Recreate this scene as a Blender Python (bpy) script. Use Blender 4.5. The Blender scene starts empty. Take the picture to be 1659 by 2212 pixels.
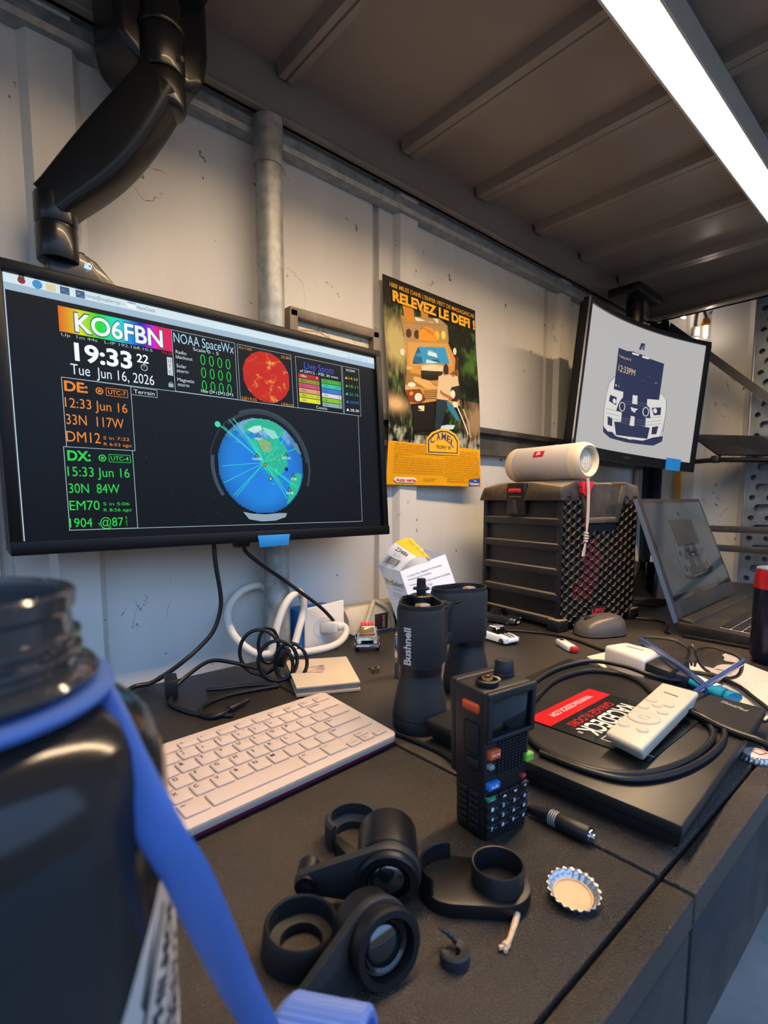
import bpy, bmesh, math, random
from math import sin, cos, pi, radians as R
from mathutils import Vector as V, Matrix as M4
from mathutils.geometry import tessellate_polygon
random.seed(7)
S = bpy.context.scene
COL = S.collection

# ------------------------------------------------------------------ camera
FPX = 1140.0                      # focal length in pixels of the 1659 x 2212 frame
cd = bpy.data.cameras.new('camera'); cam = bpy.data.objects.new('camera', cd); COL.objects.link(cam)
cd.sensor_fit = 'VERTICAL'; cd.sensor_height = 24.0
cd.lens = FPX / 2212 * 24.0
cd.shift_y = (1195.0 - 1106.0) / 2212
cd.clip_start = 0.01
PITCH, HEAD = R(5.8), R(48.2)
cam.location = (0, 0, 1.15)
cam.rotation_euler = (pi / 2 - PITCH, 0, HEAD - pi / 2)
S.camera = cam
cd.dof.use_dof = True; cd.dof.focus_distance = 0.75; cd.dof.aperture_fstop = 7.0

# ------------------------------------------------------------------ world, light, exposure
w = bpy.data.worlds.new('daylight'); S.world = w; w.use_nodes = True
nt = w.node_tree; nt.nodes.clear()
tc = nt.nodes.new('ShaderNodeTexCoord'); sx = nt.nodes.new('ShaderNodeSeparateXYZ')
rp = nt.nodes.new('ShaderNodeValToRGB'); bg = nt.nodes.new('ShaderNodeBackground'); wo = nt.nodes.new('ShaderNodeOutputWorld')
mr = nt.nodes.new('ShaderNodeMapRange'); mr.inputs[1].default_value = -1; mr.inputs[2].default_value = 1
nt.links.new(tc.outputs['Generated'], sx.inputs[0]); nt.links.new(sx.outputs['Z'], mr.inputs[0])
nt.links.new(mr.outputs[0], rp.inputs[0]); nt.links.new(rp.outputs[0], bg.inputs[0]); nt.links.new(bg.outputs[0], wo.inputs[0])
e = rp.color_ramp.elements
e[0].position = 0.535; e[0].color = (0.075, 0.078, 0.08, 1)      # ground; dark band above the horizon added to dim the upper wall
e[1].position = 0.60; e[1].color = (0.27, 0.43, 0.70, 1)         # open sky
k = e.new(0.85); k.color = (0.22, 0.41, 0.82, 1)
bg.inputs['Strength'].default_value = 3.4
S.view_settings.view_transform = 'Standard'
S.view_settings.look = 'None'
S.view_settings.exposure = 0.0
S.view_settings.gamma = 1.0
S.view_settings.use_curve_mapping = False
LED_POWER = 88.0

# ------------------------------------------------------------------ helpers
def lin(h):
    h = h.lstrip('#'); o = []
    for i in (0, 2, 4):
        c = int(h[i:i + 2], 16) / 255
        o.append(c / 12.92 if c <= .04045 else ((c + .055) / 1.055) ** 2.4)
    return tuple(o) + (1,)

MATS = {}
def mat(name, col, rough=.5, metal=0, var=0., vscale=30, bump=0., bscale=200, coat=0, trans=0, emit=0, spec=.5, rvar=0., alpha=1, ior=1.45, dust=None, dscale=6, damt=.5, dustup=0):
    """procedural principled material: noise-broken colour, noise bump, optional dust patches"""
    if name in MATS: return MATS[name]
    m = bpy.data.materials.new(name); m.use_nodes = True; t = m.node_tree; N = t.nodes; L = t.links
    b = N['Principled BSDF']
    c = lin(col) if isinstance(col, str) else col
    b.inputs['Base Color'].default_value = c
    b.inputs['Roughness'].default_value = rough; b.inputs['Metallic'].default_value = metal
    b.inputs['Coat Weight'].default_value = coat; b.inputs['Transmission Weight'].default_value = trans
    b.inputs['Specular IOR Level'].default_value = spec; b.inputs['IOR'].default_value = ior
    b.inputs['Alpha'].default_value = alpha
    if emit:
        b.inputs['Emission Color'].default_value = c; b.inputs['Emission Strength'].default_value = emit
    tcn = N.new('ShaderNodeTexCoord')
    src = None
    if var or rvar:
        n = N.new('ShaderNodeTexNoise'); n.inputs['Scale'].default_value = vscale; n.inputs['Detail'].default_value = 5
        L.new(tcn.outputs['Object'], n.inputs['Vector'])
        if var:
            r = N.new('ShaderNodeMapRange'); r.inputs[1].default_value = .3; r.inputs[2].default_value = .7
            r.inputs[3].default_value = 1 - var; r.inputs[4].default_value = 1 + var
            L.new(n.outputs['Fac'], r.inputs[0])
            mx = N.new('ShaderNodeMix'); mx.data_type = 'RGBA'; mx.blend_type = 'MULTIPLY'; mx.inputs[0].default_value = 1
            mx.inputs[6].default_value = c; L.new(r.outputs[0], mx.inputs[7]); src = mx.outputs[2]
        if rvar:
            r2 = N.new('ShaderNodeMapRange'); r2.inputs[1].default_value = .3; r2.inputs[2].default_value = .7
            r2.inputs[3].default_value = max(.02, rough - rvar); r2.inputs[4].default_value = min(1, rough + rvar)
            L.new(n.outputs['Fac'], r2.inputs[0]); L.new(r2.outputs[0], b.inputs['Roughness'])
    if dust:
        n2 = N.new('ShaderNodeTexNoise'); n2.inputs['Scale'].default_value = dscale; n2.inputs['Detail'].default_value = 8; n2.inputs['Roughness'].default_value = .7
        L.new(tcn.outputs['Object'], n2.inputs['Vector'])
        r3 = N.new('ShaderNodeMapRange'); r3.inputs[1].default_value = .45; r3.inputs[2].default_value = .75; r3.inputs[4].default_value = damt
        L.new(n2.outputs['Fac'], r3.inputs[0])
        m2 = N.new('ShaderNodeMix'); m2.data_type = 'RGBA'; L.new(r3.outputs[0], m2.inputs[0])
        if src: L.new(src, m2.inputs[6])
        else: m2.inputs[6].default_value = c
        m2.inputs[7].default_value = lin(dust); src = m2.outputs[2]
    if dustup:      # dust settled on upward facing ledges
        ge = N.new('ShaderNodeNewGeometry'); sp_ = N.new('ShaderNodeSeparateXYZ'); L.new(ge.outputs['Normal'], sp_.inputs[0])
        r4 = N.new('ShaderNodeMapRange'); r4.inputs[1].default_value = .25; r4.inputs[2].default_value = .8; r4.inputs[4].default_value = dustup; L.new(sp_.outputs['Z'], r4.inputs[0])
        m4 = N.new('ShaderNodeMix'); m4.data_type = 'RGBA'; L.new(r4.outputs[0], m4.inputs[0])
        if src: L.new(src, m4.inputs[6])
        else: m4.inputs[6].default_value = c
        m4.inputs[7].default_value = lin('#a08d72'); src = m4.outputs[2]
    if src: L.new(src, b.inputs['Base Color'])
    if bump:
        n3 = N.new('ShaderNodeTexNoise'); n3.inputs['Scale'].default_value = bscale; n3.inputs['Detail'].default_value = 3
        L.new(tcn.outputs['Object'], n3.inputs['Vector'])
        bp = N.new('ShaderNodeBump'); bp.inputs['Strength'].default_value = bump; bp.inputs['Distance'].default_value = .002
        L.new(n3.outputs['Fac'], bp.inputs['Height']); L.new(bp.outputs[0], b.inputs['Normal'])
    MATS[name] = m; return m

WM = {}          # world matrix of each thing and part (identity if none)
def thing(name, label, cat, loc=(0, 0, 0), rz=0, group=None, rot=None):
    o = bpy.data.objects.new(name, None); COL.objects.link(o); o.empty_display_size = .02
    o.location = loc; o.rotation_euler = rot if rot else (0, 0, rz)
    WM[o] = M4.LocRotScale(V(loc), o.rotation_euler, None)
    tag(o, label, cat, group); return o
def tag(o, label, cat, group=None):
    o['label'] = label; o['category'] = cat
    if group: o['group'] = group
    return o
def struct(o): o['kind'] = 'structure'; return o
def lab(o, s): o['label'] = s; return o

def rotm(a, axis): return M4.Rotation(a, 4, axis)
def frame(o, x, y, z=None):
    """4x4 from origin and axis vectors"""
    x = V(x).normalized(); y = V(y); z = x.cross(y).normalized() if z is None else V(z).normalized(); y = z.cross(x)
    m = M4.Identity(4)
    for i in range(3): m[i][0], m[i][1], m[i][2], m[i][3] = x[i], y[i], z[i], o[i]
    return m

class MB:
    """collects shapes; .build links them as one mesh object"""
    def __init__(s): s.v = []; s.f = []; s.fm = []; s.mi = 0; s.T = M4.Identity(4)
    def add(s, vs, fs, m=None):
        b = len(s.v); T = s.T @ m if m is not None else s.T
        s.v += [tuple(T @ V(p)) for p in vs]
        s.f += [tuple(i + b for i in f) for f in fs]; s.fm += [s.mi] * len(fs)
        return s
    def addbm(s, bm, m=None):
        bm.verts.index_update()
        s.add([v.co[:] for v in bm.verts], [[v.index for v in f.verts] for f in bm.faces], m); bm.free(); return s
    def box(s, c, d, bev=0, m=None, seg=2):
        bm = bmesh.new(); bmesh.ops.create_cube(bm, size=1)
        for v in bm.verts: v.co = V((v.co.x * d[0] + c[0], v.co.y * d[1] + c[1], v.co.z * d[2] + c[2]))
        if bev: bmesh.ops.bevel(bm, geom=bm.edges[:], offset=min(bev, min(d) * .49), segments=seg, affect='EDGES', profile=.5)
        return s.addbm(bm, m)
    def hexa(s, p, bev=0, seg=2, m=None):
        """p: 4 bottom points then 4 top points"""
        bm = bmesh.new(); vs = [bm.verts.new(q) for q in p]
        for f in ((3, 2, 1, 0), (4, 5, 6, 7), (0, 1, 5, 4), (1, 2, 6, 5), (2, 3, 7, 6), (3, 0, 4, 7)): bm.faces.new([vs[i] for i in f])
        bmesh.ops.recalc_face_normals(bm, faces=bm.faces[:])
        if bev: bmesh.ops.bevel(bm, geom=bm.edges[:], offset=bev, segments=seg, affect='EDGES', profile=.5)
        return s.addbm(bm, m)
    def lathe(s, prof, o=(0, 0, 0), ax=(0, 0, 1), n=40, a0=0, a1=2 * pi, closed=False, fr=None):
        """prof: (radius, height) list"""
        z = V(ax).normalized(); x = z.orthogonal().normalized() if fr is None else V(fr).normalized(); y = z.cross(x)
        full = abs(a1 - a0 - 2 * pi) < 1e-6; k = n if full else n + 1
        vs = []; fs = []
        for i in range(k):
            a = a0 + (a1 - a0) * i / n; d = x * cos(a) + y * sin(a)
            for r, h in prof: vs.append(tuple(V(o) + d * r + z * h))
        q = len(prof); e = q if closed else q - 1
        for i in range(n):
            j = (i + 1) % k
            for t in range(e):
                u = (t + 1) % q
                fs.append((i * q + t, j * q + t, j * q + u, i * q + u))
        if not full and closed:
            fs.append(tuple(range(q - 1, -1, -1))); fs.append(tuple(n * q + t for t in range(q)))
        return s.add(vs, fs)
    def cyl(s, a, b, r0, r1=None, n=32, bev=0, cap=True):
        r1 = r0 if r1 is None else r1; a = V(a); b = V(b); h = (b - a).length
        if bev: pr = [(0, 0), (r0 - bev, 0), (r0 - bev * .3, bev * .3), (r0, bev), (r1, h - bev), (r1 - bev * .3, h - bev * .3), (r1 - bev, h), (0, h)]
        elif cap: pr = [(0, 0), (r0, 0), (r1, h), (0, h)]
        else: pr = [(r0, 0), (r1, h)]
        return s.lathe(pr, a, b - a, n)
    def tube(s, pts, r, n=10, cyc=False, sm=8, flat=None, side=None):
        P = spline(pts, sm, cyc); k = len(P); vs = []; fs = []
        up = None
        for i, p in enumerate(P):
            t = (P[(i + 1) % k] - P[i - 1]) if cyc else (P[min(i + 1, k - 1)] - P[max(i - 1, 0)])
            t.normalize()
            if up is None: up = t.orthogonal().normalized() if flat is None else V(flat).normalized()
            up = (up - t * up.dot(t)); up.normalize(); sd = t.cross(up)
            if side is not None: sd = V(side); sd = (sd - t * sd.dot(t)).normalized(); up = t.cross(sd)
            rr = r[min(i * len(r) // k, len(r) - 1)] if isinstance(r, (list, tuple)) and flat is None else r
            for j in range(n):
                a = 2 * pi * j / n
                if flat is not None: vs.append(tuple(p + sd * cos(a) * r[0] + up * sin(a) * r[1]))
                else: vs.append(tuple(p + sd * cos(a) * rr + up * sin(a) * rr))
        for i in range(k if cyc else k - 1):
            q = (i + 1) % k
            for j in range(n): fs.append((i * n + j, i * n + (j + 1) % n, q * n + (j + 1) % n, q * n + j))
        if not cyc: fs += [tuple(range(n - 1, -1, -1)), tuple((k - 1) * n + j for j in range(n))]
        return s.add(vs, fs)
    def prism(s, poly, z0, z1, m=None, bev=0, seg=2):
        bm = bmesh.new(); a = [bm.verts.new((x, y, z0)) for x, y in poly]; b = [bm.verts.new((x, y, z1)) for x, y in poly]
        n = len(poly); bm.faces.new(a[::-1]); bm.faces.new(b)
        for i in range(n): bm.faces.new((a[i], a[(i + 1) % n], b[(i + 1) % n], b[i]))
        bmesh.ops.recalc_face_normals(bm, faces=bm.faces[:])
        if bev:
            es = [e for e in bm.edges if len(e.link_faces) == 2 and e.calc_face_angle(0) > .5]
            bmesh.ops.bevel(bm, geom=es, offset=bev, segments=seg, affect='EDGES', profile=.5)
        return s.addbm(bm, m)
    def sph(s, c, r, sc=(1, 1, 1), n=20, m=None):
        bm = bmesh.new(); bmesh.ops.create_uvsphere(bm, u_segments=n, v_segments=n // 2, radius=r)
        for v in bm.verts: v.co = V((v.co.x * sc[0] + c[0], v.co.y * sc[1] + c[1], v.co.z * sc[2] + c[2]))
        return s.addbm(bm, m)
    def build(s, name, mats, parent=None, world=False, ang=35, col=None):
        me = bpy.data.meshes.new(name)
        vs = s.v
        if world and parent is not None and parent in WM:
            I = WM[parent].inverted(); vs = [tuple(I @ V(p)) for p in vs]
        me.from_pydata(vs, [], s.f); me.validate()
        if not isinstance(mats, (list, tuple)): mats = [mats]
        for m in mats: me.materials.append(m)
        if len(mats) > 1 and len(me.polygons) == len(s.fm): me.polygons.foreach_set('material_index', s.fm)
        bm = bmesh.new(); bm.from_mesh(me)
        bmesh.ops.recalc_face_normals(bm, faces=bm.faces[:])
        lim = R(ang)
        for f in bm.faces: f.smooth = True
        for e in bm.edges:
            if len(e.link_faces) == 2 and e.calc_face_angle(0) > lim: e.smooth = False
        bm.to_mesh(me); bm.free()
        o = bpy.data.objects.new(name, me); COL.objects.link(o)
        if parent is not None:
            o.parent = parent
            if parent in WM: WM[o] = WM[parent]
        return o

def spline(pts, sm=8, cyc=False):
    P = [V(p) for p in pts]
    if sm <= 1: return P
    out = []; n = len(P)
    for i in range(n if cyc else n - 1):
        if cyc: a, b, c, d = P[i - 1], P[i], P[(i + 1) % n], P[(i + 2) % n]
        else: a, b, c, d = P[max(i - 1, 0)], P[i], P[i + 1], P[min(i + 2, n - 1)]
        for k in range(sm):
            t = k / sm
            out.append(.5 * ((2 * b) + (c - a) * t + (2 * a - 5 * b + 4 * c - d) * t * t + (3 * b - a - 3 * c + d) * t ** 3))
    if not cyc: out.append(P[-1])
    return out

# ---- flat graphics: coloured polygons laid on a surface (screens, printed matter)
_G = {}
def glyphs(s, bold=0):
    if (s, bold) in _G: return _G[(s, bold)]
    cu = bpy.data.curves.new('t', 'FONT'); cu.body = s; cu.size = 1; cu.resolution_u = 4; cu.offset = bold
    o = bpy.data.objects.new('t', cu); me = bpy.data.meshes.new_from_object(o)
    r = ([v.co[:2] for v in me.vertices], [tuple(p.vertices) for p in me.polygons])
    bpy.data.objects.remove(o); bpy.data.curves.remove(cu); bpy.data.meshes.remove(me)
    _G[(s, bold)] = r; return r
class Gfx:
    """u right, v down; every item takes a layer so nothing is coplanar"""
    def __init__(s): s.v = []; s.f = []; s.c = []; s.l = 0
    def _c(s, c): return lin(c) if isinstance(c, str) else tuple(c)[:3] + (1,)
    def put(s, vs, fs, cols):
        b = len(s.v); s.v += [(u, v, s.l) for u, v in vs]; s.f += [tuple(i + b for i in f) for f in fs]; s.c += cols
    def poly(s, pts, c):
        tri = tessellate_polygon([[V((p[0], p[1], 0)) for p in pts]]); s.put(pts, tri, [s._c(c)] * len(tri))
    def rect(s, u, v, w, h, c): s.put([(u, v), (u + w, v), (u + w, v + h), (u, v + h)], [(0, 1, 2, 3)], [s._c(c)])
    def disc(s, u, v, r, c, n=28, ry=None):
        s.poly([(u + r * cos(2 * pi * i / n), v + (ry or r) * sin(2 * pi * i / n)) for i in range(n)], c)
    def ring(s, u, v, r, w, c, n=28, ry=None, a0=0, a1=2 * pi):
        q = ry or r
        a = [a0 + (a1 - a0) * i / n for i in range(n + 1)]
        s.put([(u + r * cos(t), v + q * sin(t)) for t in a] + [(u + (r - w) * cos(t), v + (q - w) * sin(t)) for t in a],
              [(i, i + 1, n + 2 + i, n + 1 + i) for i in range(n)], [s._c(c)] * n)
    def line(s, pts, w, c):
        for (a, b), (x, y) in zip(pts, pts[1:]):
            d = math.hypot(x - a, y - b) or 1; nx, ny = -(y - b) / d * w / 2, (x - a) / d * w / 2
            s.put([(a + nx, b + ny), (x + nx, y + ny), (x - nx, y - ny), (a - nx, b - ny)], [(0, 1, 2, 3)], [s._c(c)])
    def frame(s, u, v, w, h, t, c): s.line([(u, v), (u + w, v), (u + w, v + h), (u, v + h), (u, v)], t, c)
    def text(s, t, u, v, w, h, c, bold=0, rot=0, al='l', arc=None):
        """u,v: left end of the baseline, w: width (None keeps the letters' own), h: cap height"""
        vs, fs = glyphs(t, bold)
        if not vs: return
        x0 = min(p[0] for p in vs); x1 = max(p[0] for p in vs); k = h / .69
        sx = w / (x1 - x0) if w else k
        off = {'l': 0, 'c': -.5, 'r': -1}[al] * (x1 - x0) * sx
        o = []
        for p in vs:
            a, b = (p[0] - x0) * sx + off, p[1] * k
            if arc: b += arc * (1 - (2 * ((p[0] - x0) / (x1 - x0)) - 1) ** 2)
            o.append((u + a * cos(rot) + b * sin(rot), v + a * sin(rot) - b * cos(rot)))
        s.put(o, fs, [s._c(c)] * len(fs))
    def raster(s, u, v, w, h, nx, ny, fn, mask=None):
        """fn(i, j) -> linear rgb of a cell; None leaves it out"""
        b = {}; vs = []; fs = []; cs = []
        def vi(i, j):
            if (i, j) not in b: b[(i, j)] = len(vs); vs.append((u + w * i / nx, v + h * j / ny))
            return b[(i, j)]
        for j in range(ny):
            for i in range(nx):
                c = fn(i, j)
                if c is None: continue
                fs.append((vi(i, j), vi(i + 1, j), vi(i + 1, j + 1), vi(i, j + 1))); cs.append(s._c(c))
        s.put(vs, fs, cs)
    def build(s, name, fn, m, parent=None, world=False, cu=(), cv=()):
        """cu, cv: u and v values at which faces are cut so they follow a curved surface"""
        me = bpy.data.meshes.new(name); me.from_pydata(s.v, [], s.f)
        at = me.color_attributes.new('Col', 'FLOAT_COLOR', 'CORNER'); d = []
        for f, c in zip(s.f, s.c): d += list(c) * len(f)
        at.data.foreach_set('color', d)
        if cu or cv:
            bm = bmesh.new(); bm.from_mesh(me)
            for co, no, L_ in ((0, (1, 0, 0), cu), (1, (0, 1, 0), cv)):
                for x in L_:
                    p = [0, 0, 0]; p[co] = x
                    bmesh.ops.bisect_plane(bm, geom=bm.verts[:] + bm.edges[:] + bm.faces[:], dist=1e-6, plane_co=p, plane_no=no)
            bm.to_mesh(me); bm.free()
        I = WM[parent].inverted() if world and parent in WM else M4.Identity(4)
        for v in me.vertices: v.co = I @ V(fn(*v.co))
        me.materials.append(m)
        o = bpy.data.objects.new(name, me); COL.objects.link(o)
        if parent is not None:
            o.parent = parent
            if parent in WM: WM[o] = WM[parent]
        return o
def flat(o, u, v, n, eps=.00012):
    """map for Gfx: origin (top left), unit step right, unit step down, normal to the viewer"""
    o, u, v, n = V(o), V(u), V(v), V(n).normalized()
    return lambda a, b, l: o + u * a + v * b + n * (eps * (l + 1))
def colmat(name, emit=0, rough=.5, coat=0, spec=.5):
    m = bpy.data.materials.new(name); m.use_nodes = True; t = m.node_tree; b = t.nodes['Principled BSDF']
    a = t.nodes.new('ShaderNodeAttribute'); a.attribute_name = 'Col'
    b.inputs['Roughness'].default_value = rough; b.inputs['Coat Weight'].default_value = coat; b.inputs['Specular IOR Level'].default_value = spec
    if emit:
        b.inputs['Base Color'].default_value = (.004, .004, .005, 1)
        t.links.new(a.outputs['Color'], b.inputs['Emission Color']); b.inputs['Emission Strength'].default_value = emit
    else: t.links.new(a.outputs['Color'], b.inputs['Base Color'])
    return m
PRINT = colmat('printed_ink', 0, .45)
POSTER_INK = colmat('poster_ink', 0, .55, 0, .15)
INK_MATT = colmat('matt_ink', 0, .7)
SCREEN_GFX = colmat('lit_pixels', 1.0, .3, 0, .12)
DIM_GFX = colmat('dim_pixels', 1.0, .08, 0, .3)

blk = mat('black_plastic', '#17171a', .45, var=.15, bump=.05, bscale=900)
blkgloss = mat('black_gloss', '#060608', .12, coat=.3)
blkmatt = mat('black_rubber', '#1a1a1b', .62, var=.2, bump=.12, bscale=1500)
galv = mat('galvanised_steel', '#9a9c98', .45, .35, var=.3, vscale=60, rvar=.12, dust='#5d584e', dscale=9, damt=.5)
chrome = mat('chrome', '#d8d8da', .12, 1)
white_pl = mat('white_plastic', '#dfd9cf', .4, var=.04)
beige_pl = mat('beige_plastic', '#c9b695', .45, var=.08)
cable_blk = mat('black_cable', '#0e0f11', .42, var=.15)
bluetape = mat('blue_tape', '#1d86cf', .6, var=.08, bump=.1, bscale=300)

# ================================================================== SETTING
wall_m = mat('painted_container_steel', '#cfcbc3', .55, var=.06, vscale=5, rvar=.1, bump=.03, bscale=40)
def wall_material():
    """off-white paint with scuffs, rust specks and hairline scratches"""
    m = bpy.data.materials.new('worn_white_paint'); m.use_nodes = True; t = m.node_tree; N = t.nodes; L = t.links; b = N['Principled BSDF']
    tcn = N.new('ShaderNodeTexCoord')
    def noise(sc, det, lo, hi, vec=None, dist=0, rough=.6):
        n = N.new('ShaderNodeTexNoise'); n.inputs['Scale'].default_value = sc; n.inputs['Detail'].default_value = det; n.inputs['Distortion'].default_value = dist; n.inputs['Roughness'].default_value = rough
        L.new(vec or tcn.outputs['Object'], n.inputs['Vector'])
        r = N.new('ShaderNodeMapRange'); r.inputs[1].default_value = lo; r.inputs[2].default_value = hi; L.new(n.outputs['Fac'], r.inputs[0]); return n, r
    def mixc(f, a, c):
        mx = N.new('ShaderNodeMix'); mx.data_type = 'RGBA'; L.new(f, mx.inputs[0])
        if isinstance(a, tuple): mx.inputs[6].default_value = a
        else: L.new(a, mx.inputs[6])
        mx.inputs[7].default_value = c; return mx.outputs[2]
    mp = N.new('ShaderNodeMapping'); mp.inputs['Scale'].default_value = (7, 7, 1.1); L.new(tcn.outputs['Object'], mp.inputs[0])
    _, f1 = noise(1.0, 6, .35, .75, mp.outputs[0])
    mu = N.new('ShaderNodeMath'); mu.operation = 'MULTIPLY'; mu.inputs[1].default_value = .45; L.new(f1.outputs[0], mu.inputs[0])
    c = mixc(mu.outputs[0], lin('#d3cfc6'), lin('#b5ada0'))
    # cobwebby hairlines: thin iso-lines of a distorted noise, kept to patches
    n2, _ = noise(5, 4, 0, 1, dist=1.2)
    d = N.new('ShaderNodeMath'); d.operation = 'SUBTRACT'; d.inputs[1].default_value = .5; L.new(n2.outputs['Fac'], d.inputs[0])
    ab = N.new('ShaderNodeMath'); ab.operation = 'ABSOLUTE'; L.new(d.outputs[0], ab.inputs[0])
    lt = N.new('ShaderNodeMath'); lt.operation = 'LESS_THAN'; lt.inputs[1].default_value = .003; L.new(ab.outputs[0], lt.inputs[0])
    _, pm = noise(6, 2, .58, .62)
    mm = N.new('ShaderNodeMath'); mm.operation = 'MULTIPLY'; L.new(lt.outputs[0], mm.inputs[0]); L.new(pm.outputs[0], mm.inputs[1])
    mm2 = N.new('ShaderNodeMath'); mm2.operation = 'MULTIPLY'; mm2.inputs[1].default_value = .75; L.new(mm.outputs[0], mm2.inputs[0])
    c = mixc(mm2.outputs[0], c, lin('#4c4034'))
    _, sp = noise(38, 3, .70, .74)
    c = mixc(sp.outputs[0], c, lin('#5a4536'))
    L.new(c, b.inputs['Base Color']); b.inputs['Roughness'].default_value = .5
    n4 = N.new('ShaderNodeTexNoise'); n4.inputs['Scale'].default_value = 14; L.new(tcn.outputs['Object'], n4.inputs['Vector'])
    bp = N.new('ShaderNodeBump'); bp.inputs['Strength'].default_value = .12; bp.inputs['Distance'].default_value = .01; L.new(n4.outputs['Fac'], bp.inputs['Height']); L.new(bp.outputs[0], b.inputs['Normal'])
    return m
WALLM = wall_material()
DARKSEAM = mat('seam_shadow_gap', '#14130f', .8)

def profile_wall(name, pts, z0, z1, place):
    mb = MB(); n = len(pts)
    vs = [place(a, d, z0) for a, d in pts] + [place(a, d, z1) for a, d in pts]
    mb.add(vs, [(i, i + 1, n + i + 1, n + i) for i in range(n - 1)])
    bk = [place(a, -.06, z0) for a, d in pts] + [place(a, -.06, z1) for a, d in pts]
    mb.add([place(pts[0][0], -.06, z0), place(pts[-1][0], -.06, z0), place(pts[-1][0], -.06, z1), place(pts[0][0], -.06, z1)], [(0, 1, 2, 3)])
    return struct(mb.build(name, WALLM, ang=20))
pts = [(-1.4, 0)]
for cx in (-1.07, -.47, .14, .748, 1.345, 1.93):          # raised welded ribs of the steel panels; a slit seam left of each
    pts += [(cx - .062, 0), (cx - .060, -.012), (cx - .048, -.012), (cx - .046, 0), (cx - .010, 0), (cx - .002, .014), (cx + .046, .014), (cx + .056, 0)]
pts += [(2.05, 0)]
profile_wall('wall_back', pts, 0, 2.6, lambda a, d, z: (a, .80 - d, z))
pts = [(.80, 0)]
yy = .72
while yy > -.9:
    pts += [(yy, 0), (yy - .02, .02), (yy - .06, .02), (yy - .08, 0)]; yy -= .19
pts += [(-1.0, 0)]
profile_wall('wall_right', pts, 0, 2.6, lambda a, d, z: (2.05 - d, a, z))
floor_m = mat('grey_painted_floor', '#95938d', .5, var=.18, vscale=6, rvar=.12, dust='#5d6163', dscale=5, damt=.4)
fl = MB(); fl.box((.3, -1.2, -.025), (6, 4.6, .05)); struct(fl.build('floor', floor_m))
cl = MB(); cl.box((.3, .1, 2.62), (3.6, 2.2, .04)); struct(cl.build('ceiling', wall_m))

# dark wall rail (girt) fixed along the back wall, channel shaped
rail_m = mat('dark_rail_steel', '#42413e', .5, .2, var=.25, vscale=20, dust='#8b8273', dscale=8, damt=.55)
mb = MB(); mb.mi = 0
mb.prism([(0, 0), (.018, 0), (.018, .010), (.006, .014), (.006, .046), (.018, .050), (.018, .062), (0, .062)], -2.04, .9,
         frame((0, .797, 1.255), (0, -1, 0), (0, 0, 1)))
struct(mb.build('trim_wall_rail', rail_m))
# galvanised strut under the shelf along the wall
mb = MB()
mb.prism([(0, 0), (.022, 0), (.024, .008), (.014, .012), (.014, .03), (0, .03)], -2.04, 1.35, frame((0, .798, 1.702), (0, -1, 0), (0, 0, 1)))
struct(mb.build('trim_top_rail', galv))
mb = MB(); mb.cyl((.444, .762, .55), (.444, .762, 1.722), .0205, n=40); mb.cyl((.444, .762, 1.655), (.444, .762, 1.722), .0225, n=40)
mb.box((.444, .79, 1.2), (.05, .012, .025), .002)
pipe = mb.build('conduit_pipe', galv)
tag(pipe, 'vertical galvanised steel pipe running up the wall behind the left monitor', 'pipe')

# ================================================================== WORKBENCH
def desk_material():
    m = bpy.data.materials.new('textured_black_worktop'); m.use_nodes = True; t = m.node_tree; N = t.nodes; L = t.links; b = N['Principled BSDF']
    tcn = N.new('ShaderNodeTexCoord')
    n = N.new('ShaderNodeTexNoise'); n.inputs['Scale'].default_value = 5; n.inputs['Detail'].default_value = 7; L.new(tcn.outputs['Object'], n.inputs['Vector'])
    r = N.new('ShaderNodeValToRGB'); r.color_ramp.elements[0].position = .35; r.color_ramp.elements[0].color = lin('#241f1a'); r.color_ramp.elements[1].position = .72; r.color_ramp.elements[1].color = lin('#443a30')
    L.new(n.outputs['Fac'], r.inputs[0]); L.new(r.outputs[0], b.inputs['Base Color'])
    rr = N.new('ShaderNodeMapRange'); rr.inputs[1].default_value = .3; rr.inputs[2].default_value = .7; rr.inputs[3].default_value = .30; rr.inputs[4].default_value = .44; L.new(n.outputs['Fac'], rr.inputs[0]); L.new(rr.outputs[0], b.inputs['Roughness'])
    v = N.new('ShaderNodeTexNoise'); v.inputs['Scale'].default_value = 900; v.inputs['Detail'].default_value = 2; L.new(tcn.outputs['Object'], v.inputs['Vector'])
    bp = N.new('ShaderNodeBump'); bp.inputs['Strength'].default_value = .9; bp.inputs['Distance'].default_value = .0016; L.new(v.outputs['Fac'], bp.inputs['Height'])
    L.new(bp.outputs[0], b.inputs['Normal'])
    return m
DESKM = desk_material()
apron_m = mat('dark_bench_steel', '#23272b', .45, .3, var=.15, rvar=.1)
def bench(x0, x1, label, name='workbench'):
    t = thing(name, label, 'workbench', ((x0 + x1) / 2, .41, 0))
    mb = MB(); mb.box(((x0 + x1) / 2, .4265, .889), (x1 - x0, .607, .022), .002)
    mb.box(((x0 + x1) / 2, .11035, .889), (x1 - x0, .0202, .022), .002)
    mb.build('worktop', DESKM, t, world=True)
    mb = MB(); mb.box(((x0 + x1) / 2, .108, .825), (x1 - x0 - .002, .014, .105), .003); mb.box(((x0 + x1) / 2, .70, .83), (x1 - x0 - .004, .014, .095), .002)
    mb.build('apron', apron_m, t, world=True)
    for X in (x0 + .05, x1 - .05):
        for Y in (.15, .69):
            l = MB(); l.box((X, Y, .435), (.05, .05, .87), .003); l.build('leg', apron_m, t, world=True)
    return t
bench(-.85, .3535, 'left workbench section under the white keyboard and bottle')
bench(.3565, 1.86, 'right workbench section under the closed laptop and toolbox, beyond the seam')

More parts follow.
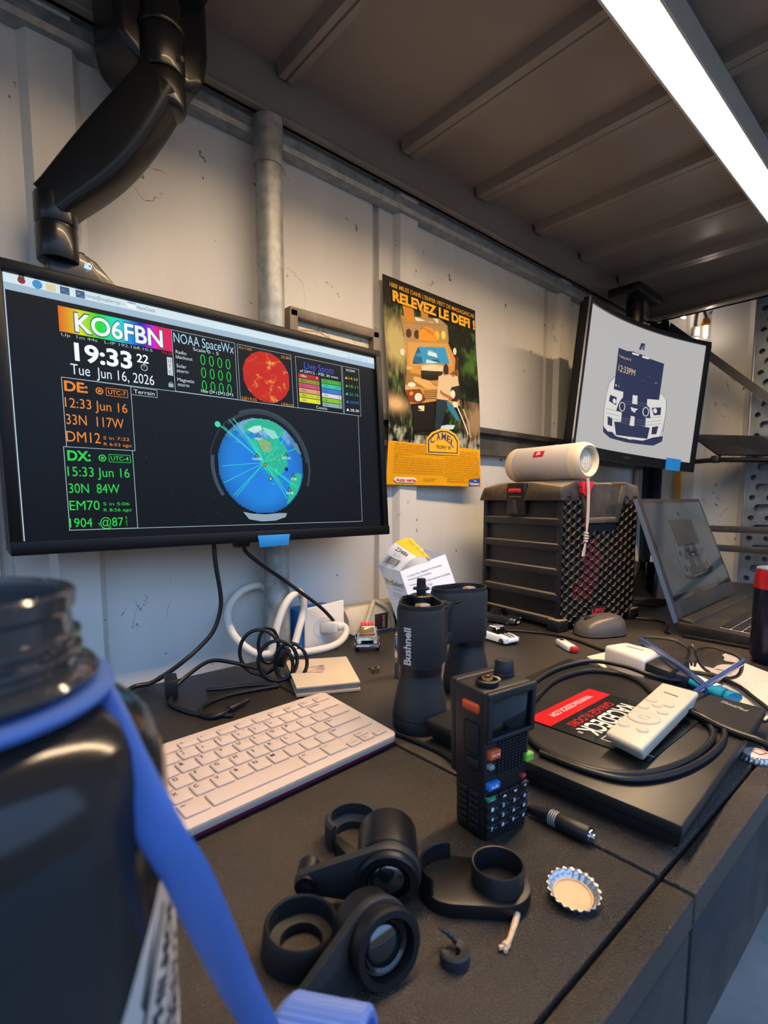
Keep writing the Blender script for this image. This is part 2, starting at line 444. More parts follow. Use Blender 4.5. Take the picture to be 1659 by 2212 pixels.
# ================================================================== OVERHEAD SHELF
shelf_m = mat('dark_brown_shelf_steel', '#8c7c6c', .34, .0, var=.08, vscale=4, rvar=.06, bump=.05, bscale=6)
SH = thing('overhead_shelf', 'long dark steel shelf with ribbed underside above the whole bench', 'shelf', (.5, .4, 1.74))
mb = MB(); mb.box((.345, .39, 1.819), (3.09, .80, .010)); mb.build('deck', shelf_m, SH, world=True)
mb = MB(); mb.prism([(0, 0), (.002, .075), (-.018, .075), (-.018, .070), (-.022, .012), (-.026, .010), (-.026, 0)], -1.2, 1.89, frame((0, .768, 1.738), (0, 1, 0), (0, 0, 1)) @ M4.Identity(4))
mb = MB(); mb.box((.345, .778, 1.778), (3.09, .016, .082), .003); mb.box((.345, .771, 1.740), (3.09, .018, .006), .001)
mb.build('rear_beam', shelf_m, SH, world=True)
mb = MB(); mb.box((.345, .0, 1.778), (3.09, .03, .082), .003); mb.build('front_beam', shelf_m, SH, world=True)
mb = MB(); mb.box((1.892, .38, 1.778), (.022, .79, .082), .003); mb.box((1.878, .38, 1.741), (.046, .79, .008), .002); mb.build('end_beam', shelf_m, SH, world=True)
for X, wd in ((-.05, .04), (.215, .04), (.478, .036), (.745, .046), (.965, .046), (1.19, .046), (1.412, .046), (1.64, .046)):
    mb = MB()
    mb.prism([(-wd / 2, 0), (-wd / 2 + .005, -.021), (-.002, -.021), (0, -.017), (.002, -.021), (wd / 2 - .005, -.021), (wd / 2, 0)], .012, .762, frame((X, 0, 1.8155), (1, 0, 0), (0, 0, 1)) @ M4.Scale(-1, 4, (0, 0, 1)))
    mb.build('rib', shelf_m, SH, world=True)
post_m = mat('black_rack_steel', '#191b1f', .4, .3, var=.15, rvar=.1)
for Y in (.752, .03):
    mb = MB(); mb.box((1.868, Y, .865), (.045, .012, 1.73), .002); mb.box((1.886, Y - .018, .865), (.010, .045, 1.73), .002)
    for kz in range(12): mb.cyl((1.868, Y - .008, .35 + kz * .12), (1.868, Y - .004, .35 + kz * .12), .006, n=12)
    mb.build('post', post_m, SH, world=True)
brace_m = mat('grey_brace_steel', '#4b4b4c', .45, .5, var=.15)
mb = MB()
d = V((0, -.2943 * 1.9, -.2795 * 1.9)); a = V((1.903, .745, 1.742))
mb.hexa([a + V((0, 0, -.016)), a + d + V((0, 0, -.016)), a + d + V((.004, 0, -.016)), a + V((.004, 0, -.016)), a + V((0, 0, .016)), a + d + V((0, 0, .016)), a + d + V((.004, 0, .016)), a + V((.004, 0, .016))])
mb.build('diagonal_brace', brace_m, SH, world=True)
for zz in (1.058, .998):
    mb = MB(); mb.box((1.9, .39, zz), (.012, .72, .020), .002); mb.build('side_rail', brace_m, SH, world=True)

# perforated galvanised upright of the next rack
perf_m = mat('perforated_galvanised', '#8a9298', .4, .7, var=.15, rvar=.1)
hole_m = mat('dark_hole', '#15171a', .8)
mb = MB(); X = 1.985
ysz = [(.49, .33)]
# the sheet is built as cells so that slots and holes are real openings
def slot_poly(cy, cz, hw, hh, n=8):
    return [(cy + (hw - hh) + hh * cos(a), cz + hh * sin(a)) for a in [(-pi / 2 + pi * i / n) for i in range(n + 1)]] + [(cy - (hw - hh) + hh * cos(a), cz + hh * sin(a)) for a in [(pi / 2 + pi * i / n) for i in range(n + 1)]]
y0, y1, zz = .494, .33, .10
holes = []
while zz < 2.3:
    holes.append(slot_poly(.425, zz, .044, .0115)); holes.append(slot_poly(.475, zz + .032, .0085, .0085)); holes.append(slot_poly(.43, zz + .032, .0085, .0085)); holes.append(slot_poly(.385, zz + .032, .0085, .0085)); zz += .064
bm = bmesh.new()
def loop(pts): 
    vs = [bm.verts.new((X, a, b)) for a, b in pts]
    return [bm.edges.new((vs[i], vs[(i + 1) % len(vs)])) for i in range(len(vs))]
es = loop([(y0, .05), (y0, 2.35), (y1, 2.35), (y1, .05)])
for h in holes: es += loop(h)
bmesh.ops.triangle_fill(bm, use_beauty=True, use_dissolve=False, edges=es)
g = bmesh.ops.extrude_face_region(bm, geom=bm.faces[:]); 
for v in [q for q in g['geom'] if isinstance(q, bmesh.types.BMVert)]: v.co.x += .012
UP = MB(); UP.addbm(bm); UP.box((X + .02, .497, 1.2), (.04, .006, 2.3), .001)
UP.box((X + .03, .412, 1.2), (.004, .16, 2.3))
o = UP.build('slotted_upright', [perf_m])
tag(o, 'galvanised rack upright punched with slots and holes at the right edge', 'upright')

# ================================================================== LED LAMP
lamp_body = mat('lamp_housing', '#c2bbb2', .45, var=.05)
LT = thing('strip_lamp', 'long lit tube lamp fixed under the overhead shelf', 'lamp', (.83, .336, 1.79))
mb = MB()
mb.prism([(-.027, 0), (-.027, -.040), (-.0235, -.040), (-.0235, -.006), (.0235, -.006), (.0235, -.040), (.027, -.040), (.027, 0)], .10, 1.461, frame((0, .327, 1.7940), (0, 1, 0), (0, 0, 1), (1, 0, 0)))
mb.box((1.464, .327, 1.7725), (.008, .054, .042), .002); mb.box((.096, .327, 1.7725), (.008, .054, .042), .002)
mb.build('housing', lamp_body, LT, world=True)
diff_m = bpy.data.materials.new('lit_diffuser'); diff_m.use_nodes = True
b = diff_m.node_tree.nodes['Principled BSDF']; b.inputs['Base Color'].default_value = (1, .95, .88, 1)
b.inputs['Emission Color'].default_value = (1, .72, .44, 1); b.inputs['Emission Strength'].default_value = LED_POWER
mb = MB(); mb.box((.780, .327, 1.7675), (1.360, .046, .006), .001)
mb.build('diffuser', diff_m, LT, world=True)

# ================================================================== LEFT MONITOR
T4 = R(4.0); MO = V((.3555, .70, 1.09)); MX = V((1, 0, 0)); MV = V((0, sin(T4), cos(T4))); MN = V((0, -cos(T4), sin(T4)))
MF = frame(MO, MX, MV, MN)           # local: x right, y up the panel, z to the viewer
bez_m = mat('monitor_bezel', '#08090b', .4, spec=.22)
panel_m = mat('screen_glass', '#020304', .16, spec=.6)
MON = thing('monitor', 'wide black monitor showing a ham radio clock and a blue globe', 'monitor', (.3555, .715, 1.09))
mb = MB(); mb.T = MF
mb.box((0, .160, -.020), (.556, .320, .030), .006); mb.box((-.03, .16, -.040), (.13, .22, .018), .008)
mb.build('back_shell', bez_m, MON, world=True)
mb = MB(); mb.T = MF
for c, d in (((0, .3130, 0), (.556, .0135, .012)), ((0, .0062, .001), (.556, .016, .014)), ((-.2718, .16, 0), (.0125, .32, .012)), ((.2718, .16, 0), (.0125, .32, .012))): mb.box(c, d, .0022)
mb.build('bezel', bez_m, MON, world=True)
mb = MB(); mb.T = MF; mb.box((0, .16, -.0015), (.535, .298, .003)); SCR = mb.build('screen', panel_m, MON, world=True)
K = .000528
g = Gfx()
def P_(x, y): return x, y
g.rect(6, -2, 1009, 560, '#050a0e')
g.l = 1; g.rect(6, -2, 1009, 20, '#d3e6ee'); g.rect(6, 18, 1009, 15, '#9fb9cc'); g.rect(6, -2, 2, 560, '#b9cbd6'); g.rect(6, 556, 1009, 2, '#4f5c66')
g.l = 2
g.disc(38, 8, 7, '#8d2438'); g.disc(36, 1.5, 3, '#3f6a3c'); g.disc(41, 1.5, 3, '#3f6a3c'); g.disc(66, 9, 9, '#3f93d0'); g.ring(66, 9, 9, 1.2, '#2b6fae'); g.rect(82, 2, 18, 14, '#dccf9c'); g.rect(108, 1, 18, 16, '#45607f'); g.rect(138, 1, 18, 16, '#45607f')
g.text('>_', 111, 12, 12, 8, '#d8e4ee'); g.text('>_', 141, 12, 12, 8, '#d8e4ee')
g.text('hampi@raspberrypi: ~', 158, 12, 82, 8, '#6c7a84'); g.rect(246, 0, 18, 15, '#e8f2f6'); g.rect(246, 0, 18, 4, '#4f8dc0'); g.text('HamClock', 267, 12, 42, 8, '#5c6a74')
for i, u in enumerate((905, 925, 940, 956, 975)): g.ring(u, 12, 5, 1.3, '#6fb7d8')
# call sign
def hsv(h):
    h = h % 1 * 6; x = 1 - abs(h % 2 - 1)
    return [(1, x, 0), (x, 1, 0), (0, 1, x), (0, x, 1), (x, 0, 1), (1, 0, x)][int(h) % 6]
HUE = [(0, .05), (.12, .12), (.25, .27), (.4, .40), (.5, .5), (.62, .60), (.72, .68), (.80, .78), (.88, .96), (1, .965)]
def rb(i, j):
    t = i / 59
    for (a, p), (b, q) in zip(HUE, HUE[1:]):
        if t <= b: h = p + (q - p) * (t - a) / (b - a); break
    c = hsv(h); return tuple((.75 * x + .02) ** 1.3 for x in c)
g.l = 2; g.raster(101, 44, 243, 55, 60, 1, rb)
g.l = 3; g.text('KO6FBN', 130, 93, 194, 41, '#35505a', .045); g.l = 4; g.text('KO6FBN', 132, 92, 190, 39, '#eaf6f2', .022)
g.l = 3; g.text('Up  1m 44s   L-IP 192.168.10.5', 104, 108, 192, 6.5, '#aebdc2'); g.text('V4.20', 317, 108, 28, 6.5, '#c0202c')
g.text('19:33', 127, 156, 120, 37, '#f2f8f8', .03); g.text('22', 258, 138, 27, 19, '#f2f8f8', .02)
g.ring(274, 149, 8, 2, '#9fb4bc'); g.line([(274, 149), (274, 143)], 1.5, '#9fb4bc'); g.rect(272, 138, 4, 3, '#9fb4bc')
g.text('Tue  Jun 16, 2026', 117, 188, 178, 23, '#dfecef')
g.rect(329, 114, 13, 44, '#c9d8dc'); g.l = 4
for i, ch in enumerate('UTC'): g.text(ch, 335.5, 126 + 14 * i, None, 8, '#2a3a40', al='c')
g.l = 3; g.rect(329, 178, 12, 9, '#9fb0b6'); g.ring(335, 178, 4, 1.5, '#9fb0b6', a0=pi, a1=2 * pi)
LN = '#a9c0c6'
g.frame(98, 198, 142, 151, 1.3, LN); g.frame(92, 349, 142, 183, 1.3, LN)
g.line([(98, 198), (345, 196), (930, 195)], 1.3, LN); g.line([(930, 195), (926, 534)], 1.3, LN); g.line([(90, 532), (926, 535)], 1.3, LN)
g.frame(240, 199, 60, 18, 1.2, LN); g.text('Terrain', 246, 213, 48, 9, '#d5e4e8')
OR, GR = '#e8872c', '#2fd04a'
for y, c, ch, box in ((0, OR, 'DE:', 'UTC-7'), (152, GR, 'DX:', 'UTC-4')):
    x = 0 if y == 0 else -4
    g.text(ch, 102 + x, 226 + y, 46, 21, c, .03); g.ring(172 + x, 218 + y, 8, 2.5, c); g.disc(172 + x, 218 + y, 3.2, c)
    g.frame(186 + x, 209 + y, 46, 17, 1.2, c); g.text(box, 190 + x, 222 + y, 38, 9.5, c, .01)
for x, y, w_, h_, t, c in ((101, 262, 128, 21, '12:33 Jun 16', OR), (101, 299, 118, 22, '33N  117W', OR), (99, 337, 68, 23, 'DM12', OR), (96, 413, 128, 21, '15:33 Jun 16', GR), (96, 450, 104, 21, '30N  84W', GR), (95, 488, 60, 21, 'EM70', GR), (93, 526, 110, 20, '1904  @87', GR)):
    g.text(t, x, y, w_, h_, c)
g.text('S in 7:22', 173, 327, 56, 7, OR); g.text('R 6:53 ago', 173, 341, 60, 7, OR); g.text('S in 5:06', 163, 478, 56, 7, GR); g.text('R 8:56 ago', 163, 492, 60, 7, GR)
g.text('T', 149, 525, 5, 7, GR); g.text('S', 208, 510, 4, 6, GR); g.text('o', 208, 518, 4, 6, GR); g.text('T', 208, 527, 4, 6, GR)
g.frame(345, 45, 168, 150, 1.2, LN); g.text('NOAA SpaceWx', 349, 74, 160, 24, '#a9d6ea'); g.text('Scale 0 - 5', 397, 86, 68, 8, '#d3e2e6')
for i, (a, b) in enumerate((('Radio', 'blackout'), ('Solar', 'storm'), ('Magnetic', 'storm'))):
    g.text(a, 352, 101 + 34 * i, None, 8.5, '#d3e2e6'); g.text(b, 352, 113 + 34 * i, None, 8.5, '#d3e2e6')
    for j in range(4): g.ring(421 + 23 * j, 105 + 33 * i, 6.6, 2.4, '#23c83a', ry=13.5)
for j, t in enumerate(('Now', 'D+1', 'D+2', 'D+3')): g.text(t, 421 + 23 * j, 189, 19, 8, '#e0eef0', al='c')
# sun
g.frame(520, 46, 168, 150, 1.1, LN)
from mathutils import noise as NZ
def sun(i, j):
    x, y = (i - 27.5) / 27.5, (j - 27.5) / 27.5
    if x * x + y * y > 1: return None
    q = NZ.fractal(V((x * 2.6, y * 2.6, 3.1)), .8, 2.1, 5) + .5 * NZ.noise(V((x * 11, y * 11, 1)))
    h = max(0, q - .25 + .35 * math.exp(-((x + .35) ** 2 + (y - .05) ** 2) * 7) + .3 * math.exp(-((x - .45) ** 2 + (y - .1) ** 2) * 12))
    return (min(1, .55 + .5 * h), min(.75, .015 + .62 * h ** 1.3), .004 + .06 * h)
g.l = 4; g.raster(530, 50, 150, 144, 56, 56, sun); g.l = 5
g.text('Az:160', 523, 57, 40, 8, '#c98a35'); g.text('El:80', 656, 60, 30, 8, '#c98a35'); g.text('S@19:55', 523, 193, 46, 8, '#e08b2a'); g.text('144m/s', 648, 194, 38, 8, '#e08b2a')
g.frame(703, 46, 168, 149, 1.2, LN); g.text('Live Spots', 732, 77, 108, 20, '#4656d8'); g.text('of DM12 - PSK 30 mins', 716, 89, 140, 8, '#dbe7ea')
for x, cols in ((710, ('160m 0 #b3282c', '80m 0 #8f8f2a', '60m 0 #c84f78', '40m 0 #d9a06c', '30m 0 #c9c92f', '20m 4 #e0e62c')), (792, ('17m 0 #49a83c', '15m 1031 #39c6a6', '12m 0 #3c78cf', '10m 0 #d9d6e2', '6m 0 #86c41e', '2m 0 #8fa9b0'))):
    for i, c in enumerate(cols):
        a, b_, h_ = c.split(); y = 93 + 14.2 * i + (4 if x > 750 else 0)
        g.l = 4; g.rect(x, y, 74, 12.4, h_); g.l = 5; k_ = '#f0f0f0' if '160' in a else '#33352a'; g.text(a, x + 8, y + 9.5, None, 7, k_); g.text(b_, x + 68, y + 9.5, None, 7, k_, al='r')
g.text('Counts', 788, 190, 40, 8, '#dbe7ea', al='c')
g.frame(875, 46, 67, 149, 1.2, LN); g.text('NCDXF', 908, 59, 36, 7.5, '#e6eef0', al='c')
for i, (t, c) in enumerate((('14.10', '#c8c030'), ('18.11', '#5fae2c'), ('21.15', '#2bc0a0'), ('24.93', '#2f7fd0'), ('28.30', '#e8ecf0'))):
    y = 84 + 25 * i; g.poly([(883, y), (889, y - 9), (895, y)], c); g.text(t, 899, y, 36, 8.5, c)
# stars
rs = random.Random(5)
for i in range(75):
    x, y = rs.uniform(245, 925), rs.uniform(222, 525); g.l = 2; g.disc(x, y, rs.uniform(.5, 1.0), '#66727c', 6)
# globe
GX, GY, GR_ = 577, 371, 134
def gz(x, y): return GX + (x - 690) / 312 * GR_, GY + (y - 1110) / 345 * GR_
def globe(i, j):
    x, y = (i - 39.5) / 39.5, (j - 39.5) / 39.5; r = math.hypot(x, y)
    if r > 1: return None
    k_ = 1 - .45 * r ** 6; t = NZ.noise(V((x * 2, y * 2, 0))) * .04
    ice = max(0, min(1, (-y - .55) * 3 + NZ.fractal(V((x * 4, y * 4, 2)), 1, 2, 4) * .9)) if y < -.45 else 0
    return ((.012 + .28 * ice) * k_, (.22 + t + .35 * ice) * k_, (.74 + t + .1 * ice) * k_)
for a0, a1, rr, ww, cc in ((-2.3, -.1, 152, 9, '#2c3a44'), (-2.0, .35, 158, 7, '#33424c'), (2.55, 3.3, 152, 10, '#3a4a5c'), (3.3, 4.0, 154, 3, '#2a3640')):
    g.l = 2; g.ring(GX, GY, rr, ww, cc, 24, a0=a0, a1=a1)
g.poly([gz(*p) for p in ((530, 1436), (590, 1450), (690, 1458), (790, 1450), (850, 1452), (840, 1480), (760, 1505), (660, 1508), (570, 1490))], '#8fa3b4')
g.l = 3; g.raster(GX - GR_, GY - GR_, 2 * GR_, 2 * GR_, 80, 80, globe); g.l = 4
LAND = '#27b592'
for pl in (((560, 850), (600, 800), (690, 770), (800, 790), (860, 840), (850, 880), (790, 900), (720, 860), (650, 850), (600, 890)),
           ((570, 900), (640, 920), (720, 905), (800, 900), (850, 935), (880, 980), (870, 1040), (880, 1100), (850, 1110), (840, 1150), (800, 1170), (790, 1190), (760, 1180), (720, 1160), (690, 1120), (665, 1060), (640, 1010), (610, 960)),
           ((760, 1180), (800, 1195), (840, 1235), (880, 1250), (900, 1260), (870, 1250), (820, 1225)),
           ((880, 1240), (910, 1170), (950, 1150), (985, 1160), (970, 1230), (940, 1300), (890, 1360), (850, 1390), (870, 1330), (890, 1280))):
    g.poly([gz(*p) for p in pl], LAND)
for pl, c in ((((660, 930), (710, 920), (760, 940), (750, 1010), (700, 1010)), '#8fae7a'), (((700, 830), (790, 850), (820, 900), (770, 910), (720, 870)), '#8fd8cf'), (((590, 860), (640, 830), (690, 820), (700, 850), (640, 880)), '#bfe3df'), (((900, 900), (960, 930), (990, 1010), (960, 1000), (920, 940)), '#5a86a0')):
    g.l = 5; g.poly([gz(*p) for p in pl], c)
g.l = 6; CY = '#35d0c4'
for p in ((400, 840), (430, 850), (470, 800), (500, 790), (590, 900), (620, 930), (410, 1122), (415, 1235), (470, 1325), (490, 1330), (860, 1345), (880, 1330), (945, 1250), (940, 1265), (950, 965), (890, 870), (850, 850), (830, 880), (900, 1240), (640, 930), (560, 870)):
    g.line([gz(700, 1085), gz(*p)], 1.7 if p[0] % 20 else 2.4, CY)
g.l = 7
for i in range(42): a, b_ = rs.gauss(770, 60), rs.gauss(1040, 70); g.disc(*gz(a, b_), rs.uniform(1.2, 3.4), rs.choice(('#2fe0b0', '#35d8c8', '#1f9a86', '#b79a62', '#46e0a0')), 8)
g.disc(*gz(395, 842), 8, '#45d6a8', 12); g.disc(*gz(866, 1127), 5, '#0c1412'); g.disc(*gz(706, 1097), 5.5, '#3d3a22'); g.disc(*gz(740, 1200), 5.5, '#3a3c1c'); g.l = 8; g.disc(*gz(706, 1097), 3.4, '#c7a43c'); g.disc(*gz(740, 1200), 3.4, '#d6d84c')
for (a, b_), t in (((668, 890), 'VE8AT'), ((650, 1035), 'W6WX'), ((868, 1015), '4U1UN'), ((915, 1170), 'YV5B'), ((880, 1275), 'OA4B')):
    x, y = gz(a, b_); g.poly([(x, y - 7), (x + 7, y + 4), (x - 7, y + 4)], '#15382e'); g.poly([(x, y - 3), (x + 3, y + 2.5), (x - 3, y + 2.5)], '#c7cf5a'); g.text(t, x, y + 14, None, 6.5, '#dff2ee', al='c')
SO = MO + MX * (.088 - .3555) + MV * .3055
g.build('display_picture', flat(SO, MX * K, -MV * K, MN, .00006), SCREEN_GFX, SCR, world=True)
# strip of blue tape folded over the lower bezel
q = MF
mb = MB(); mb.T = MF
mb.hexa([(.02, -.010, .0072), (.068, -.009, .0072), (.068, -.009, .0086), (.02, -.010, .0086), (.017, .0075, .0084), (.071, .0075, .0084), (.071, .0075, .0098), (.017, .0075, .0098)], .0004)
o = mb.build('tape_strip', bluetape, MON, world=True); lab(o, 'torn strip of bright blue tape on the lower bezel')

# monitor arm hanging from the shelf
arm_m = mat('black_arm_enamel', '#0d0d0e', .32, .1, var=.1, coat=.15)
ARM = thing('jointed_monitor_mount', 'black jointed arm hanging from the shelf and holding the left monitor', 'monitor arm', (.255, .70, 1.73))
mb = MB(); pr = [(-.054, -.000), (-.050, -.030), (-.028, -.050), (.030, -.056), (.050, -.040), (.056, -.005), (.056, .060), (-.054, .060)]
mb.prism(pr, -.06, .03, frame((.258, .705, 1.700), (1, 0, 0), (0, 0, 1), (0, -1, 0)), .010, 3)
mb.box((.276, .70, 1.782), (.070, .09, .064), .004)
mb.build('mount_block', arm_m, ARM, world=True)
mb = MB(); mb.cyl((.2545, .672, 1.640), (.2545, .672, 1.688), .0245, n=40, bev=.003); mb.cyl((.2545, .672, 1.685), (.2545, .672, 1.694), .0265, n=40, bev=.003); mb.cyl((.2545, .672, 1.694), (.2545, .672, 1.72), .022, n=32)
mb.build('upper_joint', arm_m, ARM, world=True)
# curved forearm: outline lofted along its run
def loft(rows, nseg=8):
    mb = MB(); n = len(rows[0]); vs = [p for r_ in rows for p in r_]; fs = []
    for i in range(len(rows) - 1):
        for j in range(n): fs.append((i * n + j, i * n + (j + 1) % n, (i + 1) * n + (j + 1) % n, (i + 1) * n + j))
    fs += [tuple(range(n - 1, -1, -1)), tuple((len(rows) - 1) * n + j for j in range(n))]
    mb.add(vs, fs); return mb
A0, A1 = V((.2545, .672, 1.630)), V((.150, .745, 1.492)); rows = []
for i in range(15):
    t = i / 14; c = A0.lerp(A1, t) + V((0, 0, -.008 * sin(pi * t)))
    tg = (A1 - A0).normalized(); sd = V((.57, .82, 0)).normalized(); sd = (sd - tg * sd.dot(tg)).normalized(); upv = sd.cross(tg)
    hh = .0235 + .008 * sin(pi * min(1, t * 1.05)) - .002 * t; ww = .0245 - .004 * t
    rows.append([c + sd * (ww * math.copysign(abs(cos(a)) ** .3, cos(a))) + upv * (hh * math.copysign(abs(sin(a)) ** .35, sin(a))) for a in [2 * pi * k_ / 28 for k_ in range(28)]])
mb = loft(rows)
mb.cyl((.2545, .672, 1.602), (.2545, .672, 1.642), .0245, n=40, bev=.006); mb.cyl((.150, .745, 1.466), (.150, .745, 1.503), .0222, n=36, bev=.004)
FA = mb.build('forearm', arm_m, ARM, world=True, ang=50)
mb = MB(); mb.cyl((.2660, .6455, 1.652), (.2663, .6440, 1.652), .0026, n=14); sb = mb.build('screw', chrome, FA, world=True)
# seam of the cover along the forearm
mb = MB(); tg = (A1 - A0).normalized(); sd = V((.57, .82, 0)).normalized(); sd = (sd - tg * sd.dot(tg)).normalized(); upv = sd.cross(tg)
sgn = 1 if upv.z > 0 else -1
mb = MB(); mb.cyl((.150, .745, 1.428), (.150, .745, 1.466), .0222, n=36, bev=.002); mb.cyl((.150, .745, 1.464), (.150, .745, 1.468), .0205, n=36)
mb.build('wrist', arm_m, ARM, world=True)
mb = MB()
mb.hexa([(.135, .735, 1.385), (.225, .748, 1.385), (.225, .765, 1.385), (.135, .765, 1.385), (.138, .735, 1.440), (.176, .735, 1.446), (.176, .762, 1.446), (.138, .762, 1.440)], .004)
mb.hexa([(.172, .742, 1.37), (.30, .748, 1.33), (.30, .762, 1.33), (.172, .764, 1.37), (.178, .742, 1.446), (.191, .742, 1.440), (.191, .762, 1.440), (.178, .762, 1.446)], .003)
mb.box((.33, .766, 1.27), (.10, .010, .10), .003)
TB = mb.build('tilt_bracket', arm_m, ARM, world=True)
mb = MB(); mb.cyl((.1775, .7425, 1.430), (.1772, .7375, 1.430), .0068, n=24, bev=.001); mb.cyl((.1772, .7376, 1.430), (.1771, .7368, 1.430), .0035, n=6)
mb.build('bolt', chrome, TB, world=True)

# ================================================================== POSTER
POS = thing('poster', 'yellow and green jungle expedition poster with a loaded off road vehicle, curling off the wall', 'poster', (.85, .79, 1.18))
def pmap(u, v, l, yo=0):
    s_ = min(1, v / .68); s_ = s_ * s_ * (3 - 2 * s_)
    y = .7855 - .0125 * s_
    if v > .74: t = (v - .74) / .26; y += t * (.0085 - .014 * u)
    x = .698 + .006 * s_ + u * (.2795 + .003 * s_)
    z = 1.577 - .397 * v - .004 * u * (1 - v)
    return (x + .0, y - .00018 * (l + 1) - yo, z)
def pz(x, y):
    u = .5
    for _ in range(6):
        ya = [78 + u * 284, 1640 + u * 68, 2115 + u * 15]
        v = (y - ya[0]) / (ya[1] - ya[0]) * .78 if y < ya[1] else .78 + (y - ya[1]) / (ya[2] - ya[1]) * .22
        if v < .78: t = v / .78; xl = 95 + (203 - 95) * t - 20 * sin(pi * t); xr = 1000 + 80 * t - 26 * sin(pi * t)
        else: t = (v - .78) / .22; xl = 203 - 38 * t; xr = 1080 - 35 * t
        u = (x - xl) / (xr - xl)
    return u, v
class PG(Gfx):
    """takes traced poster coordinates and subdivides long edges"""
    def pp(s, pts, c): s.poly([pz(*p) for p in pts], c)
    def pl(s, pts, w_, c):
        for (a, b), (x, y) in zip(pts, pts[1:]):
            d = math.hypot(x - a, y - b) or 1; nx, ny = -(y - b) / d * w_ / 2, (x - a) / d * w_ / 2
            s.pp([(a + nx, b + ny), (x + nx, y + ny), (x - nx, y - ny), (a - nx, b - ny)], c)
    def pd(s, x, y, rx, ry, c): s.pp([(x + rx * cos(2 * pi * i / 22), y + ry * sin(2 * pi * i / 22)) for i in range(22)], c)
p = PG()
def mixc(a, b, t): t = max(0, min(1, t)); return tuple(x + (y - x) * t for x, y in zip(a, b))
CG = {k_: lin(v_)[:3] for k_, v_ in dict(dk='#060904', g1='#16280e', g2='#416422', yl='#b3a468', sk='#cfa878', rk='#94795a', wt='#c4c0ac', yw='#e2a010').items()}
def jungle(i, j):
    u, v = i / 100, j / 140
    n1 = NZ.fractal(V((u * 9, v * 14, 1.3)), .9, 2.2, 5); n2 = NZ.noise(V((u * 40, v * 22 + u * 12, 4)))
    if v > .785: return CG['yw']
    c = mixc(CG['dk'], CG['g1'], .45 + n1 * .9 + n2 * .5)
    c = mixc(c, CG['g2'], (n1 + n2 * .6 - .05) * 1.6 if v > .12 else 0)
    c = mixc(c, CG['yl'], 1.5 * math.exp(-((u - .1) / .12) ** 2 - ((v - .30) / .10) ** 2) + n2 * .3 * (u < .3))
    c = mixc(c, CG['sk'], 1.2 * math.exp(-((u - .06) / .1) ** 2 - ((v - .60) / .035) ** 2))
    if u > .55: c = mixc(c, CG['dk'], 1.3 * math.exp(-((u - .66) / .14) ** 2 - ((v - .30) / .16) ** 2)); c = mixc(c, CG['dk'], 1.1 * math.exp(-((u - .9) / .12) ** 2 - ((v - .47) / .06) ** 2))
    if v < .13: c = mixc(c, CG['dk'], 1 - v * 4)
    if u > .72 and v > .52: c = mixc(c, CG['rk'], 1.3 * math.exp(-((u - .95 + (v - .6) * .2) / .12) ** 2 - ((v - .62) / .09) ** 2) + n2 * .5)
    if v > .70: c = mixc(c, CG['wt'], (v - .70) * 6 + n1 * .8 + n2 * .6 - .1)
    if .60 < v < .74 and .22 < u < .62: c = mixc(c, CG['dk'], .95)
    return c
p.raster(0, 0, 1, 1, 100, 140, jungle)
p.l = 1
TAN, TAN2, BR, DK, WH = '#c08a40', '#d3a860', '#5d3416', '#1a120b', '#e6dcc6'
p.pp([(250, 450), (610, 450), (690, 510), (700, 680), (290, 690)], '#a9895a')
for q_ in (((265, 345), (365, 360), (378, 540), (300, 545)), ((430, 370), (500, 360), (505, 450), (440, 450))): p.pp(q_, '#c9852c')
p.pp([(380, 450), (600, 450), (600, 500), (385, 490)], '#efe6d8')
p.l = 2; p.pl([(245, 515), (690, 515)], 7, '#8a7a52'); p.pl([(250, 455), (275, 650)], 12, '#8a6a3a'); p.pl([(690, 510), (700, 660)], 10, '#8a7a52')
p.pp([(290, 685), (690, 670), (790, 880), (800, 1180), (820, 1290), (700, 1300), (580, 1250), (350, 1300), (290, 1150), (300, 900)], TAN)
p.pp([(300, 930), (640, 930), (600, 1130), (290, 1150)], TAN2)
p.l = 3; p.pp([(310, 700), (690, 690), (730, 900), (320, 920)], '#c99a50'); p.l = 4
p.pp([(400, 735), (660, 725), (705, 885), (350, 905)], '#2d8fc4'); p.pp([(355, 860), (400, 735), (430, 790), (440, 890), (350, 905)], '#2a5f86'); p.pp([(500, 740), (560, 735), (600, 880), (470, 890)], '#bfe0e8')
p.l = 5; p.pl([(530, 850), (600, 870)], 6, '#12202a')
p.pp([(430, 920), (520, 895), (640, 910), (635, 960), (430, 965)], '#d9c7a4'); p.pp([(425, 960), (635, 960), (610, 1040), (520, 1055), (430, 1040)], DK)
for x_ in range(440, 625, 16): p.l = 6; p.pl([(x_, 965), (x_ + 3, 1000)], 4, '#54493a')
p.l = 5
p.pp([(405, 600), (440, 555), (490, 535), (545, 555), (580, 620), (570, 680), (410, 672)], '#e8922a')
for x_, y_, c in ((318, 612, '#4a2a16'), (390, 618, '#4a2a16'), (582, 612, '#e0b63a'), (648, 608, '#e8cf4a')): p.pd(x_, y_, 24, 42, c)
p.text('CAMEL', *pz(490, 622), .14, .026, '#4a2a12', .02, al='c', arc=.012); p.text('TROPHY', *pz(490, 655), .09, .013, '#4a2a12', 0, al='c')
p.pp([(330, 950), (420, 945), (425, 1000), (335, 1000)], '#c98f3c'); p.pp([(300, 1160), (420, 1140), (480, 1240), (440, 1280), (330, 1270)], '#7a3a1c'); p.pp([(700, 1110), (800, 1090), (825, 1200), (780, 1250), (720, 1240)], '#2a2420')
